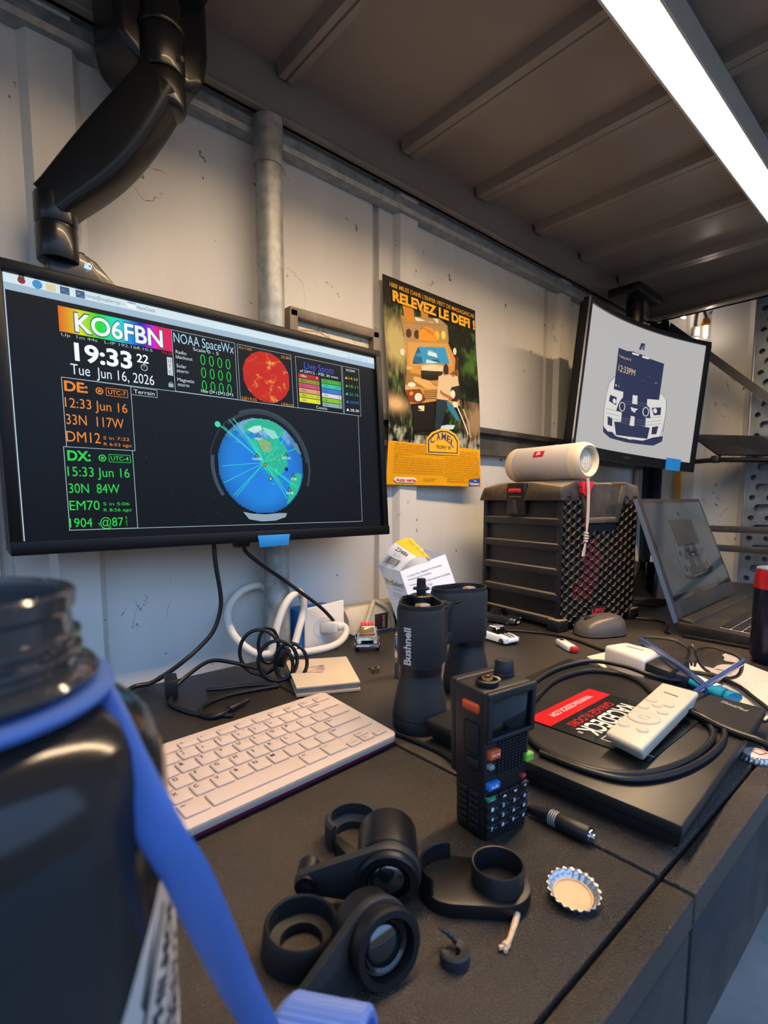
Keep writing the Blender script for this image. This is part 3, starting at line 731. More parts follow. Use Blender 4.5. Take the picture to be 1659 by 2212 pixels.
p.l = 6; p.pd(410, 1222, 34, 40, WH); p.pd(345, 1190, 16, 20, '#e0922a'); p.pd(735, 1180, 26, 42, WH); p.pd(345, 1105, 34, 24, '#d6dcc8'); p.pd(258, 798, 20, 32, '#e8d9c0'); p.pd(760, 760, 18, 34, '#e8d9c0')
for k_ in range(5): p.pl([(455, 1160 + 18 * k_), (580, 1150 + 18 * k_)], 5, '#5a4326')
p.l = 5; p.pp([(350, 1290), (560, 1265), (590, 1540), (400, 1550)], '#17120d'); p.pp([(415, 1305), (470, 1300), (472, 1355), (418, 1352)], '#e6d3b0'); p.pp([(740, 1255), (790, 1255), (790, 1305), (742, 1305)], '#e6e0d0')
p.pp([(770, 800), (800, 820), (775, 1100), (740, 1110)], '#4a2a1a')
p.l = 7     # standing man in a pale shirt and blue jeans leaning on the bumper
p.pp([(590, 1010), (640, 990), (700, 985), (780, 1000), (800, 1090), (720, 1110), (690, 1240), (580, 1230), (585, 1100)], '#cdb892'); p.pp([(645, 900), (670, 880), (690, 920), (690, 990), (650, 1000), (640, 950)], '#33241a'); p.pp([(700, 985), (745, 950), (790, 930), (770, 990), (740, 1010)], '#7a4426')
p.pp([(610, 1140), (650, 1170), (740, 1210), (730, 1235), (640, 1200), (605, 1170)], '#a9683c')
p.pp([(575, 1235), (690, 1240), (640, 1530), (585, 1530)], '#1f3038'); p.pp([(670, 1240), (740, 1280), (830, 1430), (800, 1440), (700, 1330)], '#2f7590')
p.pl([(760, 1250), (880, 1470), (930, 1570)], 12, '#d9cfb8'); p.pl([(850, 1320), (915, 1450), (960, 1600)], 16, '#b59c7c')
p.l = 6; p.pp([(610, 1500), (700, 1480), (780, 1480), (770, 1520), (620, 1540)], '#bcd8d8')
YW, NAVY = '#eab02a', '#2c3372'
p.l = 8
for q_ in (((520, 1780), (520, 1620), (560, 1560), (640, 1520), (720, 1525), (800, 1570), (845, 1640), (840, 1790)),): p.pp(q_, '#eab23a')
p.l = 9; p.pp([(536, 1765), (536, 1630), (575, 1575), (650, 1540), (715, 1545), (790, 1585), (830, 1645), (826, 1772)], '#1b2250')
p.l = 10; p.pp([(546, 1755), (546, 1635), (582, 1585), (652, 1552), (712, 1556), (782, 1595), (820, 1650), (816, 1762)], YW)
p.l = 11
for ch, x_, y_, h_, rt in (('C', 585, 1660, .036, -.5), ('A', 636, 1634, .038, -.25), ('M', 684, 1632, .038, 0.08), ('E', 732, 1652, .036, .35), ('L', 772, 1690, .034, .6)): p.text(ch, *pz(x_, y_), .044 if ch != 'M' else .050, h_, NAVY, .018, rt * .7, al='c')
p.text("TROPHY '87", *pz(685, 1725), .17, .018, '#2a2a2a', .02, al='c')
p.text('1000 MILES DANS L\'ENFER VERT DE MADAGASCAR', .06, .047, .92, .020, '#e8a93a', .012)
p.text('RELEVEZ LE DEFI !', .085, .108, .90, .046, '#efb02c', .05)
rs = random.Random(3)
TXT1 = ["1986 : Elle se porte volontaire", "une equipe francaise triomphe dans", "le Camel Trophy contre des equipes", "du monde entier, apres une fantastique traversee dans la", "jungle australienne.", "1987 : Vous aussi, relevez le defi. Cette annee, pour sa 8e", "edition, le Camel Trophy reunira les equipes de 14 pays dans", "un raid off-road a travers la jungle malgache. Du 15 au 30", "mars, partez pour 1000 miles d'aventure totale et de course au", "volant d'un Range Rover specialement equipe. Pendant", "15 jours, vous traverserez une vegetation tropicale luxuriante,", "des rivieres en crue et des boues impenetrables. Au terme de"]
for i, t in enumerate(TXT1): p.text(t, .055 + .012 * (i > 4) * 0, .802 + .0128 * i, (.30 if i < 3 else (.16 if i == 4 else .50)), .0075, '#6a4a14')
TXT2 = ["ce raid, une course de pirogue", "exaltante contre les autres", "equipes ; l'esprit d'equipe", "d'abord : le Camel Trophy est uniquement ouvert aux amateurs.", "Pour la Tolerance et l'Entrainement force plus au dosage", "que l'agressivite. Pour faire partie de l'equipe francaise, il", "suffit d'un metier, et avoir dix-huit passions au permis de", "conduire. Alors, relevez le defi.", "Pour en savoir plus et recevoir un bulletin d'inscription, ecrivez", "en votre nom avant le 31 novembre 1986 a", "CAMEL TROPHY 87 - 33, rue de la Banque 75000 Paris", "ou composez le 3615 code Trophy 86"]
for i, t in enumerate(TXT2): p.text(t, (.74 if i < 3 else .57), .812 + .0128 * i, (.22 if i < 3 else .41), .0075, '#6a4a14')
p.l = 9; p.pp([(225, 2050), (250, 2035), (400, 2040), (420, 2065), (400, 2095), (240, 2092)], '#e8e2d6'); p.l = 10; p.text('Auto verte', *pz(240, 2082), .19, .017, '#b3262a', .035)
p.l = 9; p.text('Land Rover Range Rover', .35, .967, .14, .006, '#6a4a14'); p.text('champion au point.', .35, .977, .12, .006, '#6a4a14'); p.text('Organise par les Cartes', .60, .966, .20, .008, '#5a3c10'); p.text('de Marque CAMEL EN PLUS', .60, .980, .23, .008, '#5a3c10')
p.pp([(920, 2052), (1040, 2040), (1030, 2120), (915, 2125)], '#2b4a9c'); p.l = 10; p.text('les', *pz(985, 2075), .03, .008, '#e6e6e6', .02, al='c'); p.text('Rameurs', *pz(925, 2112), .11, .014, '#f0f0f0', .03)
PRINTP = POSTER_INK
p.build('printed_sheet', pmap, PRINTP, POS, world=True, cv=[i / 40 for i in range(1, 40)], cu=[.25, .5, .75])
mb = MB(); nu, nv = 8, 40; vs = []; fs = []
for side in (0, 1):
    for j in range(nv + 1):
        for i in range(nu + 1): vs.append(pmap(i / nu, j / nv, -1.5, -.0006 * side))
n = (nu + 1) * (nv + 1)
for s_ in (0, 1):
    for j in range(nv):
        for i in range(nu): a = s_ * n + j * (nu + 1) + i; fs.append((a, a + 1, a + nu + 2, a + nu + 1))
mb.add(vs, fs); mb.build('backing_paper', mat('poster_paper', '#d9d2c4', .7), POS, world=True)

# ================================================================== PICTURE FRAME (half hidden behind the left monitor)
fr_m = mat('grey_brown_frame', '#6d6152', .5, var=.25, vscale=30)
PF = thing('picture_frame', 'grey brown framed line drawing on the wall half hidden behind the left monitor', 'picture', (.58, .785, 1.25))
mb = MB()
for c, d in (((.582, .783, 1.458), (.195, .022, .016)), ((.582, .783, 1.248), (.195, .022, .016)), ((.492, .783, 1.353), (.016, .022, .22)), ((.672, .783, 1.353), (.016, .022, .22))): mb.box(c, d, .002)
mb.build('frame', fr_m, PF, world=True)
mb = MB(); mb.box((.582, .789, 1.353), (.17, .006, .2)); SH_ = mb.build('drawing', mat('drawing_paper', '#d4c7b2', .7, var=.05), PF, world=True)
g = Gfx()
for k_ in range(9):
    pts_ = [(rs.uniform(.1, .9), rs.uniform(.02, .5))]
    for _ in range(5): pts_.append((pts_[-1][0] + rs.uniform(-.08, .1), pts_[-1][1] + rs.uniform(-.06, .09)))
    g.line(pts_, .006, '#8a7458')
g.line([(.05, .08), (.3, .05), (.5, .1)], .012, '#a07f58'); g.line([(.55, .18), (.75, .12), (.92, .2)], .01, '#5d5040')
g.build('pencil_lines', flat((.50, .786, 1.45), (.165, 0, 0), (0, 0, -.19), (0, -1, 0)), INK_MATT, SH_, world=True)

# ================================================================== RIGHT MONITOR (curved, tilted)
TLc, TRc, BRc, BLc = V((1.184, .635, 1.603)), V((1.709, .553, 1.585)), V((1.709, .580, 1.238)), V((1.184, .668, 1.268))
def m2(u, v, d=0):
    """u,v in 0..1 from the top left; the panel is bowed"""
    a = TLc.lerp(TRc, u); b = BLc.lerp(BRc, u); q_ = a.lerp(b, v)
    nrm = (TRc - TLc).cross(BLc - TLc).normalized()
    if nrm.y > 0: nrm = -nrm
    return q_ + nrm * (d - .034 * (1 - (2 * u - 1) ** 2) + .017)
def m2_strip(u0, u1, v0, v1, d0, d1, n=16):
    vs = []; fs = []
    for i in range(n + 1):
        u = u0 + (u1 - u0) * i / n
        vs += [m2(u, v0, d0), m2(u, v1, d0), m2(u, v1, d1), m2(u, v0, d1)]
    for i in range(n):
        for j in range(4): fs.append((i * 4 + j, i * 4 + (j + 1) % 4, i * 4 + 4 + (j + 1) % 4, i * 4 + 4 + j))
    fs += [(0, 1, 2, 3), (n * 4, n * 4 + 1, n * 4 + 2, n * 4 + 3)]
    return vs, fs
M2 = thing('curved_monitor', 'curved black monitor on the right showing a white sports car lock screen', 'monitor', (1.446, .62, 1.24))
mb = MB(); mb.add(*m2_strip(0, 1, 0, 1, -.028, -.006)); mb.box((1.45, .672, 1.42), (.2, .03, .16), .008); mb.build('back_shell', bez_m, M2, world=True)
mb = MB()
for a in ((-.012, 1.008, -.02, .012, -.016, .004), (-.012, 1.008, .945, 1.02, -.016, .005), (-.012, .012, 0, 1, -.018, .004), (.985, 1.01, 0, 1, -.016, .004)): mb.add(*m2_strip(*a))
BZ = mb.build('bezel', mat('piano_black', '#07080a', .35, spec=.3), M2, world=True)
mb = MB(); mb.add(*m2_strip(-.0145, -.0122, -.02, 1.02, .000, .0045, 2)); o = mb.build('edge_trim', chrome, M2, world=True); lab(o, 'bright metal trim along the left edge')
mb = MB(); mb.add(*m2_strip(.012, .987, .01, .95, -.008, -.002, 48)); SC2 = mb.build('screen', panel_m, M2, world=True)
g = Gfx()
def z6(x, y):
    """traced display coordinates to 0..1 of the panel"""
    tl, tr, br, bl = (224, 180), (1149, 542), (1012, 1511), (80, 1344)
    u = .5
    for _ in range(7):
        ya = tl[1] + (tr[1] - tl[1]) * u; yb = bl[1] + (br[1] - bl[1]) * u; v = (y - ya) / (yb - ya)
        xa = tl[0] + (bl[0] - tl[0]) * v; xb = tr[0] + (br[0] - tr[0]) * v; u = (x - xa) / (xb - xa)
    return u, v
class SG(Gfx):
    def pp(s, pts, c): s.poly([z6(*p) for p in pts], c)
    def pl(s, pts, w_, c):
        for (a, b), (x, y) in zip(pts, pts[1:]):
            d = math.hypot(x - a, y - b) or 1; nx, ny = -(y - b) / d * w_ / 2, (x - a) / d * w_ / 2
            s.pp([(a + nx, b + ny), (x + nx, y + ny), (x - nx, y - ny), (a - nx, b - ny)], c)
    def el(s, x, y, rx, ry, c, rot=-.1): s.pp([(x + rx * cos(t) - .0 * ry * sin(t), y + ry * sin(t) + .25 * rx * cos(t)) for t in [2 * pi * i / 22 for i in range(22)]], c)
def car_graphic(g, BG, NV, BODY, GOLD, LINE):
    g.raster(.012, .01, .975, .94, 24, 2, lambda i, j: lin(BG))
    g.l = 1
    # pale body
    g.pp([(455, 850), (470, 745), (410, 800), (385, 880), (370, 1000), (362, 1150), (400, 1190), (560, 1260), (690, 1265), (800, 1245), (830, 1150), (858, 1030), (855, 930), (825, 885), (800, 940)], BODY)
    g.l = 2
    g.pl([(455, 745), (410, 800), (385, 900), (370, 1000), (362, 1150)], 4, LINE); g.pl([(825, 885), (858, 950), (855, 1030), (828, 1200)], 4, LINE)
    g.pp([(362, 1140), (400, 1185), (440, 1190), (470, 1225), (560, 1245), (680, 1265), (760, 1240), (830, 1232), (822, 1275), (760, 1308), (700, 1300), (560, 1278), (420, 1240), (362, 1190)], NV)
    g.pp([(455, 1105), (520, 1110), (735, 1160), (715, 1250), (470, 1215)], NV)
    g.pp([(488, 520), (560, 545), (605, 548), (690, 580), (740, 610), (845, 655), (805, 940), (700, 925), (640, 905), (545, 870), (450, 845)], NV)
    g.pp([(530, 860), (720, 905), (712, 1010), (700, 1150), (510, 1120), (520, 1000)], NV)
    g.pp([(490, 960), (520, 915), (600, 925), (700, 960), (735, 1000), (740, 1085), (600, 1050), (470, 1020)], NV)
    g.pp([(400, 1060), (440, 1080), (438, 1145), (400, 1130)], NV); g.pp([(752, 1155), (798, 1150), (782, 1215), (745, 1215)], NV)
    g.pp([(420, 890), (475, 910), (470, 975), (410, 940)], NV); g.pp([(750, 1000), (820, 1000), (815, 1060), (765, 1062)], NV)
    g.l = 3
    g.pp([(605, 893), (643, 900), (640, 970), (600, 962)], BODY); g.pp([(590, 1060), (620, 1068), (615, 1145), (578, 1138)], BODY)
    for (x, y) in ((520, 985), (705, 1030)):
        g.pp([(x + 25 * cos(t), y + 38 * sin(t)) for t in [2 * pi * i / 20 for i in range(20)]], BODY)
    g.l = 4
    for (x, y) in ((520, 985), (705, 1030)): g.pp([(x + 19 * cos(t), y + 32 * sin(t)) for t in [2 * pi * i / 20 for i in range(20)]], NV)
    g.el(455, 940, 14, 20, BODY); g.el(775, 1025, 14, 20, BODY)
    # running horse
    g.pp([(585, 995), (600, 990), (612, 1000), (640, 1003), (645, 1010), (628, 1015), (626, 1030), (612, 1035), (604, 1020), (592, 1022), (596, 1010)], BODY)
    for y in (1000, 1035, 1070): g.pl([(385, y), (500, y + 25)], 3, LINE)
    for y in (1085, 1115, 1140): g.pl([(690, y), (820, y - 10)], 3, LINE)
    for y in (940, 960): g.pl([(535, y), (600, y + 8)], 3, LINE); g.pl([(640, y + 12), (710, y + 30)], 3, LINE)
    for y in (1090, 1110, 1130): g.pl([(515, y - 15), (580, y)], 3, LINE); g.pl([(618, y), (695, y + 15)], 3, LINE)
    g.pp([(600, 555), (655, 570), (652, 585), (600, 570)], BODY); g.pp([(680, 582), (735, 602), (730, 615), (678, 598)], BODY); g.pp([(565, 1237), (605, 1242), (600, 1255), (563, 1250)], BODY)
    g.l = 2
    g.pp([(672, 485), (705, 492), (672, 540), (683, 498), (668, 540), (655, 535)], NV); g.pp([(690, 520), (704, 495), (696, 540), (680, 540)], NV)
    if GOLD:
        g.l = 5; u, v = z6(485, 700); g.text('12:33PM', u, v, .145, .045, GOLD, 0, 0); u, v = z6(492, 590); g.text('Tuesday, June 16', u, v, .105, .016, GOLD)
        for a, b, c in ((720, 750, 28), (478, 758, 25), (672, 778, 38)): u, v = z6(a, b); g.text('- -..', u, v, .03, .008, '#b9bcc6')
        g.el(468, 815, 6, 8, '#c9cbd0'); g.el(490, 822, 5, 10, '#6d7486'); g.pl([(775, 808), (790, 800)], 8, '#7d8496')
g = SG(); car_graphic(g, '#b4b3b2', '#2a3150', '#d9d6d0', '#d9c28a', '#6a6e7c')
def m2map(u, v, l): return m2(u, v, -.0014 + .00012 * l)
g.build('display_picture', m2map, SCREEN_GFX, SC2, world=True, cu=[i / 32 for i in range(1, 32)])
g = Gfx(); g.text('SAMSUNG', .46, .985, .06, .016, '#55585e'); g.build('bezel_lettering', lambda u, v, l: m2(u, v, .0056), PRINT, BZ, world=True)
mb = MB(); mb.add(*m2_strip(.80, .905, .93, 1.025, .0055, .0065, 3)); o = mb.build('tape_strip', bluetape, M2, world=True); lab(o, 'torn piece of bright blue tape on the lower corner')
A2 = thing('monitor_mount', 'short black mount holding the curved monitor below the shelf', 'monitor arm', (1.60, .69, 1.60))
mb = MB(); mb.cyl((1.575, .69, 1.56), (1.575, .69, 1.735), .024, n=28, bev=.003); mb.build('pole', arm_m, A2, world=True)
mb = MB(); mb.box((1.575, .69, 1.722), (.16, .09, .026), .006); mb.build('clamp', arm_m, A2, world=True)
mb = MB(); mb.box((1.535, .700, 1.50), (.05, .03, .14), .006); mb.build('bracket', arm_m, A2, world=True)

# ================================================================== KEYBOARD
kb_w = mat('keyboard_white', '#cbb7a7', .42, var=.03); kb_r = mat('keyboard_magenta_base', '#5d1438', .45)
KB = thing('keyboard', 'small white computer keyboard with a raspberry red base edge', 'keyboard', (.0702, .3576, .9), R(3.4))
KW, KD = .2850, .1220
def kz(y): return .0135 + .0125 * y / KD
mb = MB(); mb.hexa([(.003, .002, .0015), (KW - .003, .002, .0015), (KW - .003, KD - .002, .0015), (.003, KD - .002, .0015), (.001, .001, .0055), (KW - .001, .001, .0055), (KW - .001, KD - .001, .017), (.001, KD - .001, .017)], .001)
mb.box((.03, KD - .012, .002), (.03, .012, .004)); mb.box((KW - .03, KD - .012, .002), (.03, .012, .004)); mb.box((.03, .012, .0008), (.03, .012, .0016)); mb.box((KW - .03, .012, .0008), (.03, .012, .0016))
o = mb.build('base', kb_r, KB); lab(o, 'dark raspberry red underside')
def rrect(x0, y0, x1, y1, r, n=5):
    o = []
    for cx, cy, a in ((x1 - r, y0 + r, -pi / 2), (x1 - r, y1 - r, 0), (x0 + r, y1 - r, pi / 2), (x0 + r, y0 + r, pi)):
        o += [(cx + r * cos(a + pi / 2 * i / n), cy + r * sin(a + pi / 2 * i / n)) for i in range(n + 1)]
    return o
def kframe(): # plane of the keyboard top
    ang = math.atan2(.0125, KD); return M4.Translation((0, 0, .0135)) @ rotm(ang, 'X')
KT = kframe()
mb = MB(); mb.prism(rrect(0, 0, KW, KD, .008), -.0078, 0, KT, .0012, 2); mb.build('top_shell', kb_w, KB)
U = .0181; X0 = .0068
rows = [(.1015, .0105, [(1, t) for t in ('Esc', 'F1', 'F2', 'F3', 'F4', 'F5', 'F6', 'F7', 'F8', 'F9', 'F10', 'Num Lock', 'Print Screen', 'Delete Ins')] ),
        (.0840, .0155, [(1, t) for t in ('`', '1', '2', '3', '4', '5', '6', '7', '8', '9', '0', '-', '=')] + [(2, 'Backspace')]),
        (.0660, .0155, [(1.5, 'Tab')] + [(1, t) for t in 'QWERTYUIOP[]'] + [(1.5, '\\')]),
        (.0480, .0155, [(1.75, 'Caps')] + [(1, t) for t in 'ASDFGHJKL;\''] + [(2.25, 'Enter')]),
        (.0300, .0155, [(2.25, 'Shift')] + [(1, t) for t in 'ZXCVBNM,./'] + [(2.75, 'Shift')]),
        (.0105, .0170, [(1.25, 'Ctrl'), (1, 'Fn'), (1, 'Win'), (1.25, 'Alt'), (5.0, ''), (1.35, 'Alt'), (1.35, 'Ctrl'), (.95, 'Home'), (.95, ''), (.9, 'End')])]
g = Gfx(); RED = '#a3262e'; INK = '#3a332e'; NUMP = dict(zip('789UIOJKLM0P', '789456123 /*')); SUP = dict(zip('1234567890', '!@#$%^&*()'))
for y, h, ks in rows:
    un = 15 / sum(w_ for w_, _ in ks); x = X0
    for w_, t in ks:
        ww = w_ * un * U; cells = [(x + .001, y, ww - .002, h)]
        if y < .02 and t in ('Home', 'End'): cells = [(x + .001, y - .0015, ww - .002, .0085)]
        if y < .02 and w_ == .95 and t == '': cells = [(x + .001, y - .0015, ww - .002, .0082), (x + .001, y + .0078, ww - .002, .0082)]
        for c_, (a, b, c, d) in enumerate(cells):
            mb = MB(); mb.prism(rrect(a, b, a + c, b + d, .0015, 3), -.0004, .0020, KT, .0007, 2); mb.build('key', kb_w, KB)
            u_, v_ = a, KD - (b + d)
            g.l = 0
            if y < .02:
                t2 = t if t != '' or w_ > 2 else ('PgUp' if c_ else 'PgDn'); red = w_ < 1
                if t2 == 'Home': t2 = '< Home'
                if t2 == 'End': t2 = '> End'
                if t2: g.text(t2, u_ + .0018, v_ + (.0052 if red else .0045), None, .0016 if red else .0022, RED if red else INK, .01)
            elif y > .1:
                for q_, part in enumerate(t.split()): g.text(part, u_ + .002, v_ + .0038 + .0026 * q_, None, .0016, RED if t.startswith(('Pr', 'De')) else INK, .01)
            elif len(t) > 1: g.text(t, u_ + .0018, v_ + .0046, None, .0022, INK, .01)
            elif t.isalpha(): g.text(t, u_ + .0028, v_ + .0062, None, .0040, INK, .02)
            elif t.isdigit(): g.text(SUP[t], u_ + .0026, v_ + .0045, None, .0024, INK, .01); g.text(t, u_ + .0028, v_ + .0092, None, .0028, INK, .015)
            else: g.text(t, u_ + .003, v_ + .0065, None, .0026, INK, .015)
            if t in NUMP and NUMP[t].strip(): g.text(NUMP[t], u_ + .0115, v_ + .0045, None, .0020, RED, .01)
        x += ww
g.build('printed_legends', lambda u, v, l: KT @ V((u, KD - v, .00215)), PRINT, KB)

# ================================================================== HANDHELD RADIO
RA = thing('handheld_radio', 'black handheld two way radio with orange and green buttons standing without its antenna', 'radio', (.2966, .2221, .9), R(-7.7))
RW, RD, RH = .0455, .0310, .1130
def rpt(u, v, d):     # u 0..1 across the front, d depth from the front face, v 0..1 height
    k_ = 1 + .13 * v
    return V((RW * (.5 + (u - .5) * k_) + .0015 * v, -.0015 * v + d * (1 + .12 * v), RH * v))
def rblock(mb, u0, u1, v0, v1, d0, d1, bev=.001):
    P8 = [rpt(u, v, d) for v in (v0, v1) for u, d in ((u0, d0), (u1, d0), (u1, d1), (u0, d1))]
    mb.hexa(P8, bev, 3); return mb
mb = MB(); rblock(mb, 0, 1, .0, 1, .0015, RD, .003); rblock(mb, .04, .96, .0, .30, -.0008, .004, .001)
for k_ in range(6):      # grip notches of the side
    rblock(mb, -.03, .02, .05 + .045 * k_, .085 + .045 * k_, .006, .015, .0006); rblock(mb, -.03, .02, .05 + .045 * k_, .085 + .045 * k_, .017, .026, .0006)
RB = mb.build('body', blk, RA)
mb = MB()
for a in ((0.0, 1, .945, 1.0), (0.0, 1, .665, .70), (0, .10, .68, .97), (.92, 1, .68, .97)): rblock(mb, a[0], a[1], a[2], a[3], -.0022, .003, .0012)
mb.build('screen_frame', blk, RA)
mb = MB(); rblock(mb, .10, .92, .70, .945, .0002, .003, .0004); mb.build('screen', blkgloss, RA)
mb = MB()
for r_ in range(11):
    for c_ in range(9):
        if r_ > 8 and c_ < 0: continue
        u = .27 + c_ * .075; v = .425 + r_ * .021
        if u > .86 and v < .5: continue
        rblock(mb, u, u + .05, v, v + .012, -.0003, .003, .0003)
mb.build('speaker_grille', blkmatt, RA)
def rbtn(name, u, v, hw, hh, m, lb, dz=-.0022):
    mb = MB(); rblock(mb, u - hw, u + hw, v - hh, v + hh, dz, .003, .0009); o = mb.build(name, m, RA); return lab(o, lb)
org = mat('orange_rubber', '#d9552a', .5); grn = mat('green_key', '#7cc243', .45); blu = mat('blue_key', '#2a6fc0', .45)
rbtn('function_button', .17, .585, .11, .030, org, 'orange button below the screen')
rbtn('band_button', .95, .475, .085, .028, grn, 'bright green side button')
rbtn('channel_button', .17, .372, .12, .024, blu, 'blue button above the number keys')
rbtn('indicator', .11, .505, .05, .016, mat('grey_lens', '#8c8c8c', .3), 'small grey button')
rbtn('red_key', .84, .352, .055, .012, mat('red_key', '#a32a2e', .45), 'small red key', -.0018)
rbtn('menu_key', .13, .285, .09, .015, mat('menu_green', '#1f7a58', .45), 'dark green key', -.0018)
keyr = mat('black_keypad', '#0d0e11', .5)
for r_ in range(4):
    for c_ in range(4):
        u, v = .14 + .245 * c_, .285 - .068 * r_
        if (r_, c_) == (0, 0): continue
        mb = MB(); rblock(mb, u - .10, u + .10, v - .022, v + .022, -.0016, .003, .0008); mb.build('key', keyr, RA)
g = Gfx()
for r_, line_ in enumerate((' ^v*', '1230', '4568', '789#')):
    for c_, ch in enumerate(line_):
        u, v = .10 + .245 * c_, 1 - (.276 - .068 * r_)
        if ch in '^v':
            s_ = -1 if ch == '^' else 1; g.poly([(u + .0, v - .006 - s_ * .008), (u + .09, v - .006 - s_ * .008), (u + .045, v - .006 + s_ * .010)], '#dfe4ea')
        elif ch != ' ':
            g.text(ch, u, v, .055, .024, '#dfe4ea', .02)
            if ch.isdigit(): g.text({'1': 'STEP', '2': 'TXP', '3': 'SAVE', '0': 'SQL', '4': 'VOX', '5': 'WN', '6': 'ABR', '8': 'BCL', '7': 'TDR', '9': 'TOT'}[ch], u + .07, v - .006, .09, .009, '#5f8ac6')
g.text('MENU', .075, 1 - .281, .10, .010, '#d5e8dc'); g.text('A/B', .085, 1 - .364, .15, .018, '#e8eef6', .02); g.text('VFO MR', .075, 1 - .580, .18, .014, '#f3ded2', .02)
def rmap(u, v, l): return rpt(u, 1 - v, -.0024)
g.build('printed_legends', rmap, PRINT, RA)
mb = MB(); rblock(mb, -.035, .02, .845, .91, .006, .022, .002); o = mb.build('call_button', org, RA); lab(o, 'orange button on the left side')
mb = MB(); rblock(mb, -.03, .02, .56, .78, .006, .020, .002); mb.build('talk_bar', blkmatt, RA)
mb = MB(); rblock(mb, -.03, .02, .46, .54, .006, .018, .002); mb.build('side_key', blkmatt, RA)
mb = MB(); rblock(mb, .02, .98, .35, 1.01, RD - .002, RD + .006, .002); mb.build('battery_pack', blk, RA)
T_ = lambda u, d, dz=0: rpt(u, 1, d) + V((0, 0, dz))
gold = mat('brass_connector', '#c9a45a', .25, 1)
mb = MB(); mb.lathe([(.0045, 0), (.0080, 0), (.0085, .0012), (.0085, .0042), (.0074, .0048), (.0072, .001), (.0045, .001)], T_(.27, .012), n=32); AN = mb.build('antenna_collar', blk, RA)
mb = MB(); mb.lathe([(0, .0005), (.0058, .0008), (.0056, .0030), (.0045, .0034), (.0040, .0060), (.0028, .0062), (.0026, .0035), (.0010, .0035), (.0009, .0075), (0, .0078)], T_(.27, .012), n=28); lab(mb.build('antenna_socket', gold, AN), 'brass aerial socket')
mb = MB(); pr = [(0, 0)]
mb.lathe([(0, 0), (.0082, 0), (.0082, .002), (.0074, .003), (.0078, .0035), (.0072, .0112), (.0062, .0125), (0, .0125)], T_(.80, .020), n=12); mb.build('volume_knob', blk, RA)
mb = MB(); mb.lathe([(0, .0012), (.0048, .0008), (.0052, 0)], T_(.54, .018), n=24); mb.build('lamp_lens', mat('clear_lens', '#b9ab95', .2), RA)

# ================================================================== BINOCULARS
bino_m = mat('binocular_armour', '#26282a', .55, var=.1, bump=.05, bscale=1200); bino_d = mat('binocular_black', '#101113', .4, var=.1)
BA = R(17.1)
BI = thing('binoculars', 'black binoculars standing on their front lenses with the eyepieces broken off', 'binoculars', (.407, .395, .9), BA)
def stadium(c0, r0, c1, r1, n=14):
    d = V((c1[0] - c0[0], c1[1] - c0[1])); L = d.length; a = math.atan2(d.y, d.x); t = math.acos(max(-1, min(1, (r0 - r1) / L)))
    o = [(c0[0] + r0 * cos(a + t + (2 * pi - 2 * t) * i / n), c0[1] + r0 * sin(a + t + (2 * pi - 2 * t) * i / n)) for i in range(n + 1)]
    o += [(c1[0] + r1 * cos(a - t + 2 * t * i / n), c1[1] + r1 * sin(a - t + 2 * t * i / n)) for i in range(n + 1)]
    return o
for sx, dx in ((1, 0), (-1, .133)):
    mb = MB(); mb.lathe([(.020, 0), (.0295, 0), (.0305, .002), (.0303, .012), (.0285, .030), (.0240, .052), (.0226, .060), (.0226, .066), (0, .066)], (dx, 0, 0), n=44); OB = mb.build('objective_tube', bino_m, BI)
    mb = MB(); mb.lathe([(.0300, .0145), (.0306, .0155), (.0302, .0170)], (dx, 0, 0), n=44); mb.build('grip_ring', bino_d, OB)
    mb = MB(); mb.cyl((dx, 0, .062), (dx, 0, .071), .0236, n=40); mb.build('neck_ring', bino_d, BI)
    lobe = (dx + sx * .027, .017)
    mb = MB(); rows_ = []
    for z_, k_ in ((.070, .94), (.0735, 1.0), (.10, 1.01), (.130, 1.03), (.1335, 1.0), (.1335, .90), (.124, .87)):
        rows_.append([V((x, y, z_)) for x, y in stadium((dx, 0), .0255 * k_, lobe, .0205 * k_)])
    pb = loft(rows_); PB = pb.build('prism_housing', bino_m, BI, ang=40)
    mb = MB(); ou = stadium((dx, 0), .0245, lobe, .0195); inn = stadium((dx, 0), .0225, lobe, .0175); n = len(ou)
    vs = [(x, y, .1335) for x, y in ou] + [(x, y, .1385) for x, y in ou] + [(x, y, .1385) for x, y in inn] + [(x, y, .1345) for x, y in inn]; fs = []
    for q_ in range(3):
        for i in range(n): fs.append((q_ * n + i, q_ * n + (i + 1) % n, (q_ + 1) * n + (i + 1) % n, (q_ + 1) * n + i))
    mb.add(vs, fs); TR = mb.build('top_rim', blkmatt, BI)
    mb = MB(); mb.hexa([(dx - .012, -.008, .124), (dx + .008, -.014, .124), (dx + .012, .002, .124), (dx - .008, .008, .124), (dx - .008, -.004, .1375), (dx + .004, -.009, .1375), (dx + .008, .001, .1375), (dx - .004, .005, .1375)], .0008)
    lab(mb.build('prism', mat('dusty_prism_glass', '#8a7c6c', .2, spec=.7), BI), 'exposed dusty glass prism')
    mb = MB(); mb.tube([(dx + sx * .040, -.004, .124), (dx + sx * .046, -.010, .1265), (dx + sx * .050, -.004, .124)], .0016, 8); mb.build('strap_lug', bino_d, BI)
mb = MB(); mb.cyl((.0665, .008, .055), (.0665, .008, .128), .0095, n=28); mb.hexa([(.036, .002, .072), (.097, .002, .072), (.097, .014, .072), (.036, .014, .072), (.036, .002, .086), (.097, .002, .086), (.097, .014, .086), (.036, .014, .086)], .002)
mb.hexa([(.036, .002, .112), (.097, .002, .112), (.097, .014, .112), (.036, .014, .112), (.036, .002, .124), (.097, .002, .124), (.097, .014, .124), (.036, .014, .124)], .002); mb.build('hinge', bino_m, BI)
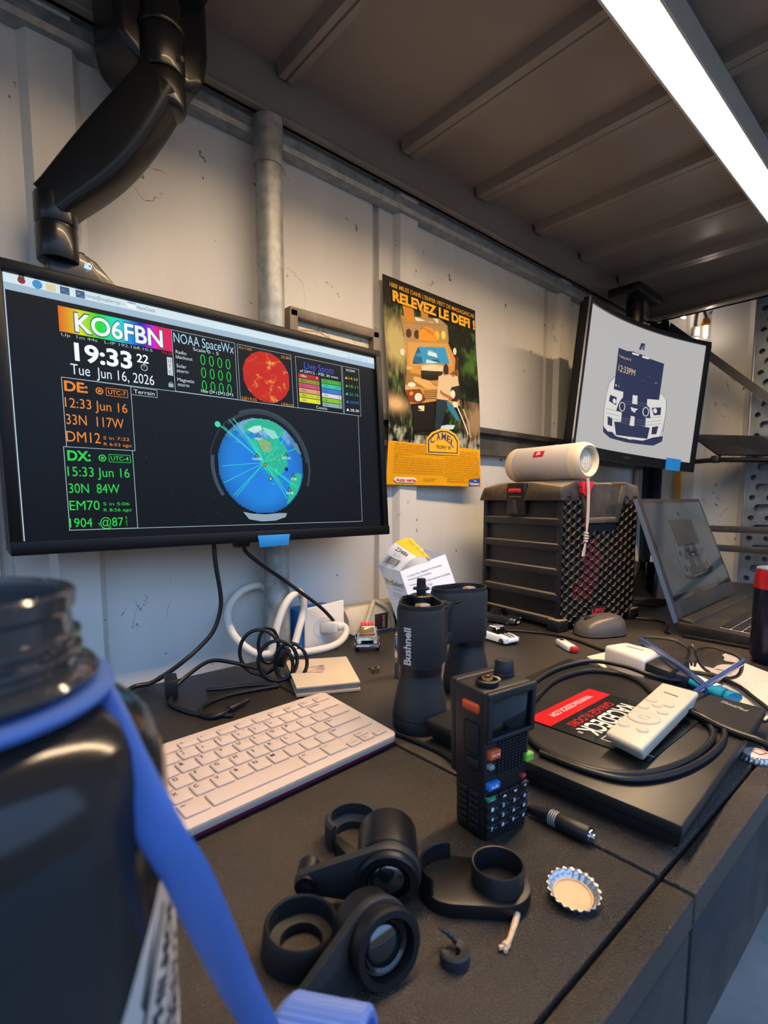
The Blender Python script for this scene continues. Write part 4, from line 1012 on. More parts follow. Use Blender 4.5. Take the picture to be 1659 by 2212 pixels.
mb = MB(); mb.lathe([(0, .128), (.0135, .128), (.0135, .139), (.012, .1405), (.0055, .1405), (.0055, .146), (.0095, .1465), (.0095, .1485), (.0055, .149), (.0050, .159), (0, .1595)], (.036, .018, 0), n=28); mb.build('focus_shaft', bino_d, BI)
g = Gfx(); g.text('Bushnell', 0, 0, .040, .0085, '#c9c9c6', .03)
BINc = BI
def bmap(u, v, l):   # wrapped up the outside of the left housing, reading upward
    a = R(-176) + (-v) / .0262 * -1; r_ = .02655
    return V((r_ * cos(a), r_ * sin(a), .0735 + u + .002))
g.build('maker_lettering', bmap, PRINT, BI, cu=[], cv=[])

# ================================================================== BROKEN EYEPIECE PARTS
def axis_piece(name, label, loc, ax, side):
    """thing whose local z is the optical axis, local x runs along the bridge arm"""
    z_ = V(ax).normalized(); x_ = V(side); x_ = (x_ - z_ * x_.dot(z_)).normalized(); y_ = z_.cross(x_)
    m = M4.Identity(4)
    for i in range(3): m[i][0], m[i][1], m[i][2], m[i][3] = x_[i], y_[i], z_[i], loc[i]
    t = thing(name, label, 'eyepiece', loc, rot=m.to_euler()); return t
lens_m = mat('coated_lens', '#0c1a1c', .04, spec=1.0, coat=1.0)
def eyepiece(name, label, loc, ax, side, L, big):
    t = axis_piece(name, label, loc, ax, side)
    mb = MB(); r_ = .0190
    if big: pr_ = [(.0165, -L), (.0185, -L), (.0195, -L + .002), (.0195, -.012), (.0188, -.0115), (.0188, -.006), (.0198, -.0055), (.0198, -.0015), (.0185, 0), (.0150, 0), (.0140, -.006), (.0100, -.008), (0, -.008)]
    else: pr_ = [(.0165, -L), (.0185, -L), (.0194, -L + .002), (.0194, -.014), (.0185, -.0135), (.0185, -.011), (.0194, -.0105), (.0190, -.001), (.018, 0), (.0135, 0), (.0125, -.003), (0, -.003)]
    mb.lathe([(0, -L + .004), (.016, -L + .003)] + pr_, n=56); mb.build('barrel', bino_d, t)
    mb = MB(); mb.lathe([(.0106, .0002), (.0122, .0010), (.0128, -.001)], (0, 0, -.006 if big else -.002), n=40); mb.build('lens_ring', blkgloss, t)
    mb = MB(); n = 8; mb.lathe([(.0108 * sin(pi / 2 * i / n), .0035 * cos(pi / 2 * i / n) - .0015) for i in range(n + 1)], (0, 0, -.006 if big else -.002), n=40); mb.build('lens', lens_m, t)
    mb = MB(); n = 10
    ol = stadium((0, 0), .0205, (.050, .006 if big else -.002), .0075, 18)
    mb.prism(ol, -.0165 if big else -.0105, -.0105 if big else -.0045, None, .001); mb.build('bridge_arm', bino_m, t)
    mb = MB(); mb.lathe([(.0040, -.020), (.0070, -.020), (.0070, -.002), (.0040, -.002)], (.050, .006 if big else -.002, 0), n=24, closed=True); mb.build('arm_collar', bino_d, t)
    return t
eyepiece('eyepiece', 'black eyepiece barrel lying behind, its lens reflecting, with an angled bridge arm', (.1985, .2185, .9205), (-.66, -.74, -.10), (-.62, .70, -.12), .044, False)
eyepiece('eyepiece', 'black eyepiece lying nearest the blue cap with its round lens facing right', (.1680, .1830, .9200), (-.16, -.97, .20), (-.88, .22, -.22), .030, True)
ES = thing('eyecup_ring', 'open black eyecup ring lying left of the nearest eyepiece', 'ring', (.1462, .2330, .9), 0)
mb = MB(); mb.lathe([(.0115, 0), (.0215, 0), (.0220, .002), (.0205, .0165), (.0192, .0180), (.0182, .0168), (.0176, .0070), (.0120, .0055), (.0112, .003)], (0, 0, 0), n=56, closed=True)
tag(mb.build('eyecup_ring', blkmatt), 'x', 'ring')
bpy.data.objects.remove(ES); ES = bpy.data.objects['eyecup_ring.001'] if 'eyecup_ring.001' in bpy.data.objects else bpy.data.objects['eyecup_ring']; ES.name = 'eyecup_ring'; ES.location = (.1462, .2330, .9)
ES.rotation_euler = (R(3), 0, 0); tag(ES, 'open black eyecup ring lying left of the nearest eyepiece', 'ring')
# broken C shaped shroud
CC = thing('eyepiece_shroud', 'broken C shaped black shroud with a jagged tail behind the eyepieces', 'broken part', (.2275, .2890, .9), R(20))
mb = MB(); mb.lathe([(.0125, 0), (.0190, 0), (.0205, .003), (.0205, .0165), (.0185, .0185), (.0160, .0185), (.0165, .010), (.0125, .006)], (0, 0, 0), n=40, a0=R(-60), a1=R(165), closed=True, fr=(1, 0, 0)); mb.build('shell', bino_m, CC)
mb = MB(); mb.hexa([(-.0195, .004, 0), (-.0135, .004, 0), (-.0200, -.0240, 0), (-.0290, -.0180, 0), (-.0195, .004, .010), (-.0135, .004, .010), (-.0200, -.0240, .007), (-.0290, -.0180, .007)], .0008); mb.build('tail', bino_d, CC)
# eyepiece cap with D shaped flange
EC = thing('flanged_tube', 'black open tube standing on a curved flange in front of the radio', 'broken part', (.2525, .1905, .9), R(35))
mb = MB(); fl_ = stadium((0, .018), .022, (.003, -.010), .0205, 18); mb.prism(fl_, 0, .0095, None, .0008); mb.build('flange', bino_d, EC)
mb = MB(); mb.lathe([(.0195, .009), (.0218, .009), (.0220, .0185), (.0212, .0205), (.0200, .0195)], (0, .018, 0), n=32, a0=R(10), a1=R(150), closed=True, fr=(1, 0, 0)); mb.build('curved_wall', bino_d, EC)
mb = MB(); mb.lathe([(.0148, .005), (.0165, .004), (.0165, .0222), (.0160, .0230), (.0152, .0228), (.0148, .020)], (.003, -.010, 0), n=44, closed=True); mb.lathe([(0, .0055), (.015, .0055)], (.003, -.010, 0), n=30); mb.build('tube', blk, EC)
mb = MB(); mb.tube([(.003, -.016, .0062), (.007, -.009, .0075), (.010, -.004, .0064), (.012, -.001, .0066)], .0005, 6); lab(mb.build('hair', mat('pale_hair', '#8d7f6c', .6), EC), 'pale hair lying inside the tube')
# small broken ring with a hook
BR_ = thing('broken_ring', 'small broken black ring with a curved horn on the bare desk', 'broken part', (.2045, .1710, .9), R(-10))
mb = MB(); mb.lathe([(.0030, 0), (.0080, 0), (.0084, .002), (.0084, .0062), (.0072, .0072), (.0032, .0060)], (0, 0, 0), n=30, a0=R(150), a1=R(395), closed=True, fr=(1, 0, 0)); mb.build('ring', bino_m, BR_)
mb = MB(); P_h = [V((.0066, .0046, .004)), V((.0052, .0085, .0055)), V((.0020, .0115, .008)), V((-.0015, .0128, .0105))]; mb.tube(P_h, [.0022, .0018, .0013, .0006], 8); mb.build('horn', bino_m, BR_)
# thread end, bottle caps
TH = MB(); TH.tube([(.2545, .1655, .9035), (.2520, .1640, .9022), (.2440, .1608, .9018), (.2360, .1578, .9018), (.2300, .1566, .9022)], [.0022, .0019, .0016, .0015, .0022], 8)
TH.tube([(.2312, .1566, .9022), (.2276, .1586, .9020)], .0014, 6); TH.tube([(.2312, .1566, .9020), (.2282, .1545, .9020)], .0012, 6)
tag(TH.build('frayed_cord', mat('cream_cord', '#d3b592', .8, var=.15, vscale=400)), 'short frayed cream cord end lying beside the flanged tube', 'cord')
def crown(name, label, loc, inner, flip, rot=(0, 0, 0)):
    t = thing(name, label, 'bottle top', loc, rot=rot)
    mb = MB(); n = 126; rows_ = []
    pr_ = [(0, .0002), (.0105, .0003), (.0128, .0014), (.0140, .0035), (.0158, .0062)]
    vs = []; fs = []
    for i in range(n):
        a = 2 * pi * i / n
        for k_, (r_, h) in enumerate(pr_):
            wv = (.00075 * cos(21 * a)) * (k_ / 4) ** 1.5; vs.append(((r_ + wv) * cos(a), (r_ + wv) * sin(a), h))
    q_ = len(pr_)
    for i in range(n):
        j = (i + 1) % n
        for k_ in range(q_ - 1): fs.append((i * q_ + k_, j * q_ + k_, j * q_ + k_ + 1, i * q_ + k_ + 1))
    mb.add(vs, fs)
    if flip: mb.v = [(x, y, .0064 - z_) for x, y, z_ in mb.v]
    sk = mb.build('skirt', mat('cap_metal', '#b9bdc2', .3, .8), t, ang=60)
    md = sk.modifiers.new('thick', 'SOLIDIFY'); md.thickness = .0003
    mb = MB(); z0 = .0072 if flip else .0008
    if flip: mb.lathe([(0, .0070), (.0100, .0069), (.0122, .0058)], n=40); o = mb.build('printed_top', mat('cap_print_white', '#c9c6c0', .35, var=.1, vscale=150), t)
    else: mb.lathe([(0, .0010), (.0108, .0010), (.0112, .0016), (.0122, .0017), (.0122, .0008)], n=40); o = mb.build('liner', mat('cap_liner_tan', '#c7a274', .4), t)
    return t
crown('bottle_top', 'upturned crown bottle cap with a tan liner on the worktop near the front edge', (.2950, .1512, .9012), True, False, (R(7), R(-6), 0))
c2 = crown('bottle_top', 'face down crown bottle cap beside the right edge of the closed laptop', (.5945, .1235, .9003), False, True)
g = Gfx(); g.poly([(-.006, -.004), (.004, -.0085), (.0085, .0), (-.002, .006)], '#b9523a'); g.l = 1; g.poly([(-.004, -.003), (.003, -.006), (.006, .0), (-.001, .004)], '#e0c9b0')
g.build('cap_emblem', lambda u, v, l: V((u, v, .0072 + .0001 * l)), PRINT, c2)
# coaxial plug on a lead
JK = thing('audio_plug', 'black cable plug with a metal tip lying beside the closed laptop', 'plug', (.3525, .195, .9), 0)
mb = MB(); mb.cyl((.3523, .1945, .9068), (.3530, .1700, .9065), .0062, n=28, bev=.0008); mb.cyl((.3520, .2190, .9050), (.3522, .2000, .9066), .0030, .0056, 24); mb.build('grip', blk, JK, world=True)
mb = MB()
for k_ in range(4): mb.cyl((.3521, .2008 - .0017 * k_, .9067), (.3521, .1998 - .0017 * k_, .9067), .0059, n=24)
mb.build('strain_relief', galv, JK, world=True)
mb = MB(); mb.cyl((.3530, .1705, .9065), (.3531, .1680, .9064), .0048, n=24, bev=.0005); mb.cyl((.3531, .168, .9064), (.3532, .1655, .9063), .0026, n=16, bev=.0006); lab(mb.build('tip', chrome, JK, world=True), 'bright metal tip')
mb = MB(); mb.tube([(.3518, .2200, .9045), (.3535, .245, .9030), (.3600, .272, .9026), (.3640, .300, .9026), (.3730, .335, .9026), (.3700, .38, .9026), (.366, .402, .9026)], .0024, 8); mb.build('lead', cable_blk, JK, world=True)

# ================================================================== WATER BOTTLE IN THE FOREGROUND
BC = V((.0005, .1525))
BO = thing('water_bottle', 'large smoky black water bottle with a blue neck tether at the left edge', 'bottle', (BC.x, BC.y, .9))
smoke = mat('smoky_plastic', (.016, .016, .017, 1), .14, spec=.35)
smoke_clear = mat('smoky_clear_plastic', (.07, .073, .078, 1), .10, trans=.5, coat=.3)
body = [(0, .004), (.030, .002), (.040, 0), (.0455, .004), (.0482, .012), (.0482, .172), (.0479, .181), (.0468, .188), (.0443, .194), (.0405, .1985), (.0355, .2012), (.0310, .2025), (.0290, .2040)]
mb = MB(); mb.lathe(body, n=72); lab(mb.build('body', smoke, BO), 'smoky black plastic body')
neck = [(.0290, .202), (.0292, .2072), (.0328, .2080), (.0336, .2092), (.0326, .2104), (.0288, .2114), (.0285, .2128), (.0300, .2140), (.0300, .2150), (.0285, .2159), (.0285, .2167), (.0299, .2177), (.0299, .2187), (.0283, .2196), (.0280, .2238), (.0284, .2243), (.0291, .2249), (.0292, .2284), (.0285, .2291), (.0266, .2289), (.0262, .2270), (.0256, .2060), (.0256, .202)]
mb = MB(); mb.lathe(neck, n=72); lab(mb.build('neck', smoke_clear, BO), 'threaded translucent smoky neck')
blue_p = mat('blue_strap_plastic', '#4768ab', .45, var=.05)
TE = BO
mb = MB(); mb.lathe([(.0302, .0005), (.0362, .0), (.0368, .0014), (.0362, .0028), (.0302, .0028)], (BC.x, BC.y, 1.1038), n=64, closed=True); TE = lab(mb.build('tether', blue_p, BO, world=True), 'blue plastic loop around the neck with a long strap')
Ps = [V(q_) for q_ in ((0.0302, 0.139, 1.1017), (0.0312, 0.1313, 1.0966), (0.0323, 0.1234, 1.0902), (0.034, 0.1162, 1.0834), (0.0365, 0.1123, 1.0759), (0.0406, 0.1121, 1.0662), (0.0456, 0.115, 1.0519), (0.0524, 0.1213, 1.0334), (0.0611, 0.1299, 1.0102), (0.0705, 0.1386, 0.9869), (0.0798, 0.146, 0.9645))]
mb = MB(); mb.tube(Ps, (.0056, .0013), 14, flat=(-.35, -.9, .35), side=(.67, -.60, .45)); mb.build('strap', blue_p, TE, world=True, ang=60)
ax = V((.60, -.80, 0)).normalized(); c0 = V((.0800, .1545, .9330)); n = 180; rows_ = []
mb = MB(); vs = []; fs = []; z_ = ax; x_ = V((0, 0, 1)); y_ = z_.cross(x_)
prf = [(0, 0), (.028, 0), (.0315, .0025), (.0330, .005), (.0330, .0340), (.0318, .0355), (.0296, .0355), (.0290, .004), (0, .0035)]
for i in range(n):
    a = 2 * pi * i / n; rb_ = .00055 * (1 if i % 3 else -1)
    for k_, (r_, h) in enumerate(prf):
        rr = r_ + (rb_ if k_ in (3, 4) else 0); vs.append(tuple(c0 + x_ * cos(a) * rr + y_ * sin(a) * rr + z_ * h))
q_ = len(prf)
for i in range(n):
    for k_ in range(q_ - 1): fs.append((i * q_ + k_, ((i + 1) % n) * q_ + k_, ((i + 1) % n) * q_ + k_ + 1, i * q_ + k_ + 1))
mb.add(vs, fs); lab(mb.build('screw_cap', mat('blue_cap_plastic', '#5f80cc', .4), BO, world=True, ang=25), 'ribbed blue screw cap lying on its side')
# printed badge wrapped on the bottle
class BG(Gfx): pass
g = BG(); BRAD = .0483; A00 = -40.0
def bmap2(u, v, l):   # u,v in mm on the unrolled wall; u=0 at angle A00
    a = R(A00) + u / 1000 / BRAD; r_ = BRAD + .00015 + .00008 * l
    return (BC.x + r_ * cos(a), BC.y + r_ * sin(a), 1.062 - v / 1000)
WHT, BK = '#b9b1a6', '#17171a'
g.poly([(0, 2), (6, 0), (22, 14), (40, 50), (44, 90), (30, 130), (5, 146), (-20, 138), (-36, 110), (-36, 80), (-28, 42), (-19, 26), (-9, 12)], WHT)
g.l = 1
g.line([(2, 8), (-4, 18), (-10, 30), (-8, 38), (-12, 50), (-20, 70), (-22, 96), (-12, 120)], 1.6, BK)
for q_ in (((-2, 9), (-4, 14), (-9, 26), (-10, 23), (-6, 14)), ((-12, 32), (-11, 36), (-16, 42), (-19, 41)), ((-16, 44), (-14, 50), (-20, 56), (-24, 50)), ((-21, 58), (-16, 62), (-22, 74), (-27, 66))): g.poly(q_, BK)
g.text('PHILMONT', -3, 37, 34, 5.5, BK, .05, R(-62)); g.text('SCOUT', 3, 42, 21, 4.8, BK, .04, R(-58)); g.text('RANCH', 3, 55, 24, 5.2, BK, .04, R(-58)); g.text('CIMARRON', -10, 68, 38, 4.6, BK, .04, R(-56)); g.text('NEW MEXICO', 4, 76, 38, 4.2, BK, .03, R(-56))
g.build('printed_badge', bmap2, INK_MATT, BO, world=True, cu=[-36 + 2 * i for i in range(40)])

# ================================================================== RUGGED CRATE WITH HONEYCOMB GRILLE
tb_m = mat('dusty_black_plastic', '#101215', .5, var=.2, dust='#54493b', dscale=40, damt=.22, dustup=.75)
tb_top = mat('dusty_lid_plastic', '#25221f', .6, var=.2, dust='#8a7760', dscale=10, damt=.45, dustup=.7)
tb_dark = mat('grille_backing', '#070708', .7); tb_red = mat('red_inner_cone', '#7c1420', .5, var=.2)
TBX = thing('rugged_speaker_box', 'dusty black ribbed jobsite box with honeycomb grille and red latch, under the white speaker', 'box', (.9007, .5121, .9), R(-10.7))
LX, LY = .232, .217
mb = MB(); mb.box((LX / 2, LY / 2, .131), (LX - .016, LY - .016, .250), .006); mb.build('body', tb_m, TBX)
for k_ in range(5):
    z_ = .0265 + .0478 * k_
    mb = MB(); mb.hexa([(-.001, .004, z_ - .018), (.03, .004, z_ - .018), (.03, LY - .002, z_ - .018), (-.001, LY - .002, z_ - .018), (.000, .004, z_ - .004), (.03, .004, z_), (.03, LY - .002, z_), (.000, LY - .002, z_ - .004)], .002)
    mb.build('side_rib', tb_m, TBX)
for x, y, wx in ((.012, .006, .022), (.012, LY - .006, .022), (LX - .008, .006, .016)):
    mb = MB(); mb.box((x, y, .126), (wx, .012, .248), .003); mb.build('corner_post', tb_m, TBX)
for cx, cy in ((.006, .006), (LX - .006, .006), (.006, LY - .006), (LX - .006, LY - .006)):
    mb = MB(); mb.box((cx, cy, .012), (.030, .030, .024), .005); mb.build('foot', tb_m, TBX)
mb = MB(); mb.box((LX / 2, .0035, .125), (LX - .03, .006, .236)); mb.build('grille_backing', tb_dark, TBX)
mb = MB(); mb.poly = None
red = [(.035, .060), (.060, .050), (.095, .058), (.112, .095), (.118, .140), (.104, .175), (.078, .170), (.062, .140), (.070, .115), (.045, .090)]
mb.prism([(x, -z_) for x, z_ in red], 0, .0018, M4.Translation((0, .0008, 0)) @ rotm(pi / 2, 'X') @ M4.Scale(-1, 4, (0, 1, 0))); mb.build('red_cone', tb_red, TBX)
mb = MB(); a = .0096; hexes = []
def in_trap(t, z_): return z_ > .19 and (.044 + (.274 - z_) * .27 - .004) < t < (.182 - (.274 - z_) * .33 + .004)
for c_ in range(16):
    for r_ in range(15):
        t = .012 + 1.5 * a * c_; z_ = .016 + math.sqrt(3) * a * (r_ + .5 * (c_ % 2))
        if t > LX - .008 or z_ > .252 or in_trap(t, z_) or (.085 < t < .135 and z_ < .042): continue
        vs = []; fs = []
        for rr, d in ((a * 1.0, -.0045), (a * .85, -.0045), (a * .80, .001), (a * 1.0, .001)):
            for q_ in range(6): vs.append((t + rr * cos(pi / 3 * q_), d, z_ + rr * sin(pi / 3 * q_)))
        for l_ in range(3):
            for q_ in range(6): fs.append((l_ * 6 + q_, l_ * 6 + (q_ + 1) % 6, (l_ + 1) * 6 + (q_ + 1) % 6, (l_ + 1) * 6 + q_))
        mb.add(vs, fs)
mb.build('honeycomb_grille', mat('grille_plastic', '#131211', .5, dust='#8b7a62', dscale=20, damt=.15, dustup=.7), TBX)
mb = MB(); TP = [(.044, .276), (.182, .276), (.160, .205), (.062, .205)]; TI = [(.056, .277), (.170, .277), (.152, .215), (.070, .215)]
for i in range(1, 4):
    a0, a1, b0, b1 = TP[i], TP[(i + 1) % 4], TI[i], TI[(i + 1) % 4]
    mb.hexa([(a0[0], .004, a0[1]), (a1[0], .004, a1[1]), (b1[0], .004, b1[1]), (b0[0], .004, b0[1]), (a0[0], -.007, a0[1]), (a1[0], -.007, a1[1]), (b1[0], -.005, b1[1]), (b0[0], -.005, b0[1])], .0006)
mb.prism([(x, z_) for x, z_ in TI], -.002, .003, frame((0, .002, 0), (1, 0, 0), (0, 0, 1))); mb.build('handle_recess', tb_top, TBX)
mb = MB()
ld = [(-.006, -.004, .247), (.052, -.004, .247), (.052, LY + .004, .247), (-.006, LY + .004, .247), (-.002, .0, .272), (.050, .0, .284), (.050, LY, .284), (-.002, LY, .272)]
mb.hexa([(-.008, -.004, .248), (.046, -.004, .248), (.046, .092, .248), (-.008, .092, .248), (-.001, .002, .275), (.044, .002, .286), (.044, .088, .286), (.004, .088, .286)], .003)
mb.hexa([(-.008, .140, .248), (.046, .140, .248), (.046, LY + .004, .248), (-.008, LY + .004, .248), (.004, .144, .286), (.044, .144, .286), (.044, LY - .002, .286), (-.001, LY - .002, .275)], .003)
mb.box((.13, LY / 2 + .014, .264), (.190, LY - .030, .040), .006); mb.hexa([(.182, -.004, .240), (LX + .006, -.004, .240), (LX + .006, LY + .004, .248), (.182, LY + .004, .248), (.186, .0, .286), (LX - .002, .0, .278), (LX - .002, LY, .278), (.186, LY, .286)], .004)
mb.build('lid', tb_top, TBX)
mb = MB(); mb.box((.002, .116, .252), (.012, .050, .066), .004); mb.box((-.003, .116, .240), (.008, .034, .034), .003); LA = mb.build('latch', tb_m, TBX)
mb = MB(); mb.cyl((-.006, .101, .268), (-.006, .131, .268), .0042, n=16, bev=.001); lab(mb.build('latch_pin', mat('red_plastic', '#d0232c', .4), LA), 'red latch pin')
mb = MB(); mb.hexa([(-.0095, .104, .222), (-.0075, .104, .222), (-.0075, .128, .222), (-.0095, .128, .222), (-.0085, .112, .248), (-.0065, .112, .248), (-.0065, .120, .248), (-.0085, .120, .248)], .001); mb.build('latch_tongue', tb_top, LA)
mb = MB(); mb.hexa([(.046, -.009, .262), (.060, -.009, .250), (.066, .0, .262), (.046, .0, .262), (.044, -.009, .284), (.078, -.009, .284), (.078, .0, .284), (.044, .0, .284)], .001); lab(mb.build('handle_tab', MATS['red_plastic'], TBX), 'red tab in the handle recess')
mb = MB(); mb.box((.110, -.0035, .024), (.046, .004, .030), .001); NB = mb.build('name_plate', tb_dark, TBX)
g = Gfx(); g.text('HDX', 0, 0, .040, .017, '#d0333a', .06); g.build('plate_lettering', flat((.090, -.0058, .017), (1, 0, 0), (0, 0, -1), (0, -1, 0)), PRINT, NB)

# white portable speaker on the crate
spk_f = mat('pale_grey_fabric', '#bdb6b2', .8, var=.08, vscale=500, bump=.5, bscale=1400); spk_c = mat('cream_rubber', '#d2c3a8', .5, var=.04)
SA, SB = V((.957, .492, 1.2228)), V((.987, .676, 1.2228)); SPR = .0355
sd_ = (SB - SA).normalized(); SPK = thing('portable_speaker', 'white cylindrical fabric speaker with a red badge lying on the ribbed box', 'speaker', (SA.x, SA.y, 1.186))
mb = MB(); L_ = (SB - SA).length; mb.lathe([(SPR * .97, .016), (SPR, .022), (SPR, L_ - .022), (SPR * .97, L_ - .016)], SA, sd_, n=56); mb.build('fabric_body', spk_f, SPK, world=True)
for o_, d_ in ((SB, -sd_), (SA, sd_)):
    mb = MB(); mb.lathe([(.0225, .010), (.0245, .002), (.0290, -.001), (.0335, .003), (SPR + .0004, .010), (SPR + .0004, .0225), (SPR - .001, .023)], o_, d_, n=56); mb.build('end_collar', spk_c, SPK, world=True)
    mb = MB(); mb.lathe([(0, .006), (.0165, .0065), (.0185, .0095), (.0225, .010)], o_, d_, n=44)
    EP = mb.build('bass_radiator', mat('grey_radiator', '#c9c3b2', .45), SPK, world=True)
sdn = V((0, 0, 1)).cross(sd_).normalized()
g = Gfx()
for i in range(3): g.line([(-.0085 + .007 * i + .0015, -.008), (-.0085 + .007 * i - .0005, .004)], .0030, '#ece6d6'); g.disc(-.0085 + .007 * i - .001, .0085, .0017, '#ece6d6', 12)
g.build('radiator_mark', flat(SA + sd_ * .0058, -sdn if (-sdn).x > 0 else sdn, (0, 0, -1), -sd_), PRINT, EP, world=True)
out = V((-.985, .16, 0)); out = (out - sd_ * out.dot(sd_)).normalized()
def spmap(u, v, l): a = R(38) - v / SPR; return SA + sd_ * (L_ * .565 - u) + (out * cos(a) + V((0, 0, 1)) * sin(a)) * (SPR + .0006 + .0002 * l)
g = Gfx(); g.rect(-.002, -.0015, .026, .0135, '#b3182c'); g.l = 1; g.text('JBL', .0055, .0065, .0105, .0055, '#f2e9e4', .03); g.frame(-.0005, 0, .023, .0105, .0004, '#7d0f20')
o = g.build('badge', spmap, PRINT, SPK, world=True, cv=[0, .003, .006, .009]); lab(o, 'red rectangular badge with white letters')
cord_m = mat('pink_white_cord', '#cdb3a6', .7, var=.2, vscale=300)
mb = MB()
for dx in (-.0024, .0024): mb.tube([(.952 + dx, .4905, 1.190), (.9545 + dx, .4895, 1.165), (.955 + dx, .4890, 1.13), (.953 + dx * .8, .4890, 1.100), (.952, .4890, 1.088)], .0017, 8)
for k_ in range(4): mb.lathe([(.0030, -.0022), (.0046, -.0012), (.0046, .0012), (.0030, .0022)], (.9515 - .0006 * k_, .4890, 1.0865 - .005 * k_), (.2, 0, 1), n=14)
for dx in (-.0015, .0022): mb.tube([(.9500, .4890, 1.069), (.9465 + dx, .4895, 1.056), (.9435 + dx * 1.6, .490, 1.043)], .0017, 8)
mb.build('wrist_cord', cord_m, SPK, world=True)

# ================================================================== OPEN FILTER CARTON
card_w = mat('white_carton', '#dfe2e6', .6, var=.03)
FB = thing('parts_carton', 'open white parts carton with a yellow lid flap leaning back against the wall', 'carton', (.683, .68, .9))
TLq, Fq, Rq = V((.6535, .7474, 1.0280)), V((.6574, .6916, 1.0200)), V((.7496, .6641, 1.0472)); BKq = TLq + (Rq - Fq)
ca = V((-.0107, .0529, .1260)); TLb, Fb, Rb, BKb = TLq - ca, Fq - ca * .935, Rq - ca * 1.15, BKq - ca * 1.21
def sheet(mb, q, th, nrm):
    n = V(nrm).normalized() * th; mb.hexa([q[0], q[1], q[1] + n, q[0] + n, q[3], q[2], q[2] + n, q[3] + n])
mb = MB(); ctr = (TLq + Rq + TLb + Rb) / 4
for q_ in ((TLb, Fb, Fq, TLq), (Fb, Rb, Rq, Fq), (Rb, BKb, BKq, Rq), (BKb, TLb, TLq, BKq), (TLb, Fb, Rb, BKb)):
    nrm = (q_[1] - q_[0]).cross(q_[3] - q_[0]); mid = sum(q_, V((0, 0, 0))) / 4
    if nrm.dot(ctr - mid) < 0: nrm = -nrm
    sheet(mb, q_, .0006, nrm)
CB = mb.build('walls', card_w, FB, world=True)
# curved lid flap hinged on the left edge
def flap(u, v, l, o=0):
    b = TLq.lerp(Fq, u); e = V((.711, .717, 1.0770)).lerp(V((.718, .671, 1.0390)), u); p_ = b.lerp(e, v)
    return p_ + V((-.25, -.25, .93)) * (.017 * sin(pi * v) * (1 - .0 * u)) + V((-.35, -.55, .75)) * (.00015 * (l + 1) + o)
mb = MB(); vs = []; fs = []; nu, nv = 4, 14
for s_ in (-.0009, -.0002):
    for j in range(nv + 1):
        for i in range(nu + 1): vs.append(flap(i / nu, j / nv, 0, s_))
n = (nu + 1) * (nv + 1)
for s_ in (0, 1):
    for j in range(nv):
        for i in range(nu): a = s_ * n + j * (nu + 1) + i; fs.append((a, a + 1, a + nu + 2, a + nu + 1))
mb.add(vs, fs); FL = mb.build('lid_flap', card_w, FB, world=True)
g = Gfx(); g.raster(0, .52, 1, .48, 2, 8, lambda i, j: lin('#e9bc33')); g.l = 1
def ft(t, u, v, w_, h_, c, b=0):       # lettering reads across the flap, tops toward the free end
    vs, fs_ = glyphs(t, b); x0 = min(p[0] for p in vs); x1 = max(p[0] for p in vs)
    g.put([(u + (p[0] - x0) / (x1 - x0) * w_, v + p[1] / .69 * h_) for p in vs], fs_, [lin(c)] * len(fs_))
ft('FUEL FILTER', .12, .80, .78, .10, '#6f5a1e'); ft('Product of USA', .2, .70, .5, .03, '#8a6d1e'); ft('23486', .22, .36, .55, .10, '#4a4440', .02); ft('QTY. 1 EA.', .3, .29, .3, .03, '#6b625c'); ft('MADE IN USA', .3, .25, .34, .03, '#6b625c')
x = .14; rs = random.Random(2)
while x < .74: w_ = rs.choice((.012, .02, .03)); g.rect(x, .06, w_, .15, '#3b3734'); x += w_ + rs.choice((.012, .02))
ft('7 65809 23486', .16, .02, .55, .025, '#4b4642')
g.build('flap_print', flap, PRINT, FL, world=True, cv=[i / 14 for i in range(1, 14)])
g = Gfx(); g.text('Pro', .10, .27, .36, .085, '#b89c30', .05); g.text('Select', .42, .27, .52, .085, '#7c868e', .03); g.l = 1; g.text('Filters', .42, .33, .4, .03, '#6e7a84'); g.text('Filtration products', .30, .40, .62, .022, '#5d6a76'); g.text('Fuel Water Separator', .26, .44, .68, .022, '#5d6a76')
def pm(a, b, c, d): return lambda u, v, l: a.lerp(b, u).lerp(d.lerp(c, u), v) + V((-.55, -.62, .3)) * (.00025 * (l + 1))
g.build('left_panel_print', pm(TLq, Fq, Fb, TLb), PRINT, CB, world=True)
g = Gfx()
for i, (t, w_, y) in enumerate((('A Quality Filter, Designed For Demanding', .74, .12), ('Professionals And Installers.', .50, .17), ('Professional Commercial Filters: Superiority And Durability', .86, .25), ('- Exact Metal Seals Tight', .44, .31), ('- Quality By Fleet Tested', .44, .37), ('- High Efficiency Media', .38, .43), ('- Product Support', .30, .49), ('- Clean Flow', .2, .55))): g.text(t, .10, y, w_, .026, '#5c6672', .01)
g.build('right_panel_print', pm(Fq, Rq, Rb, Fb), PRINT, CB, world=True)

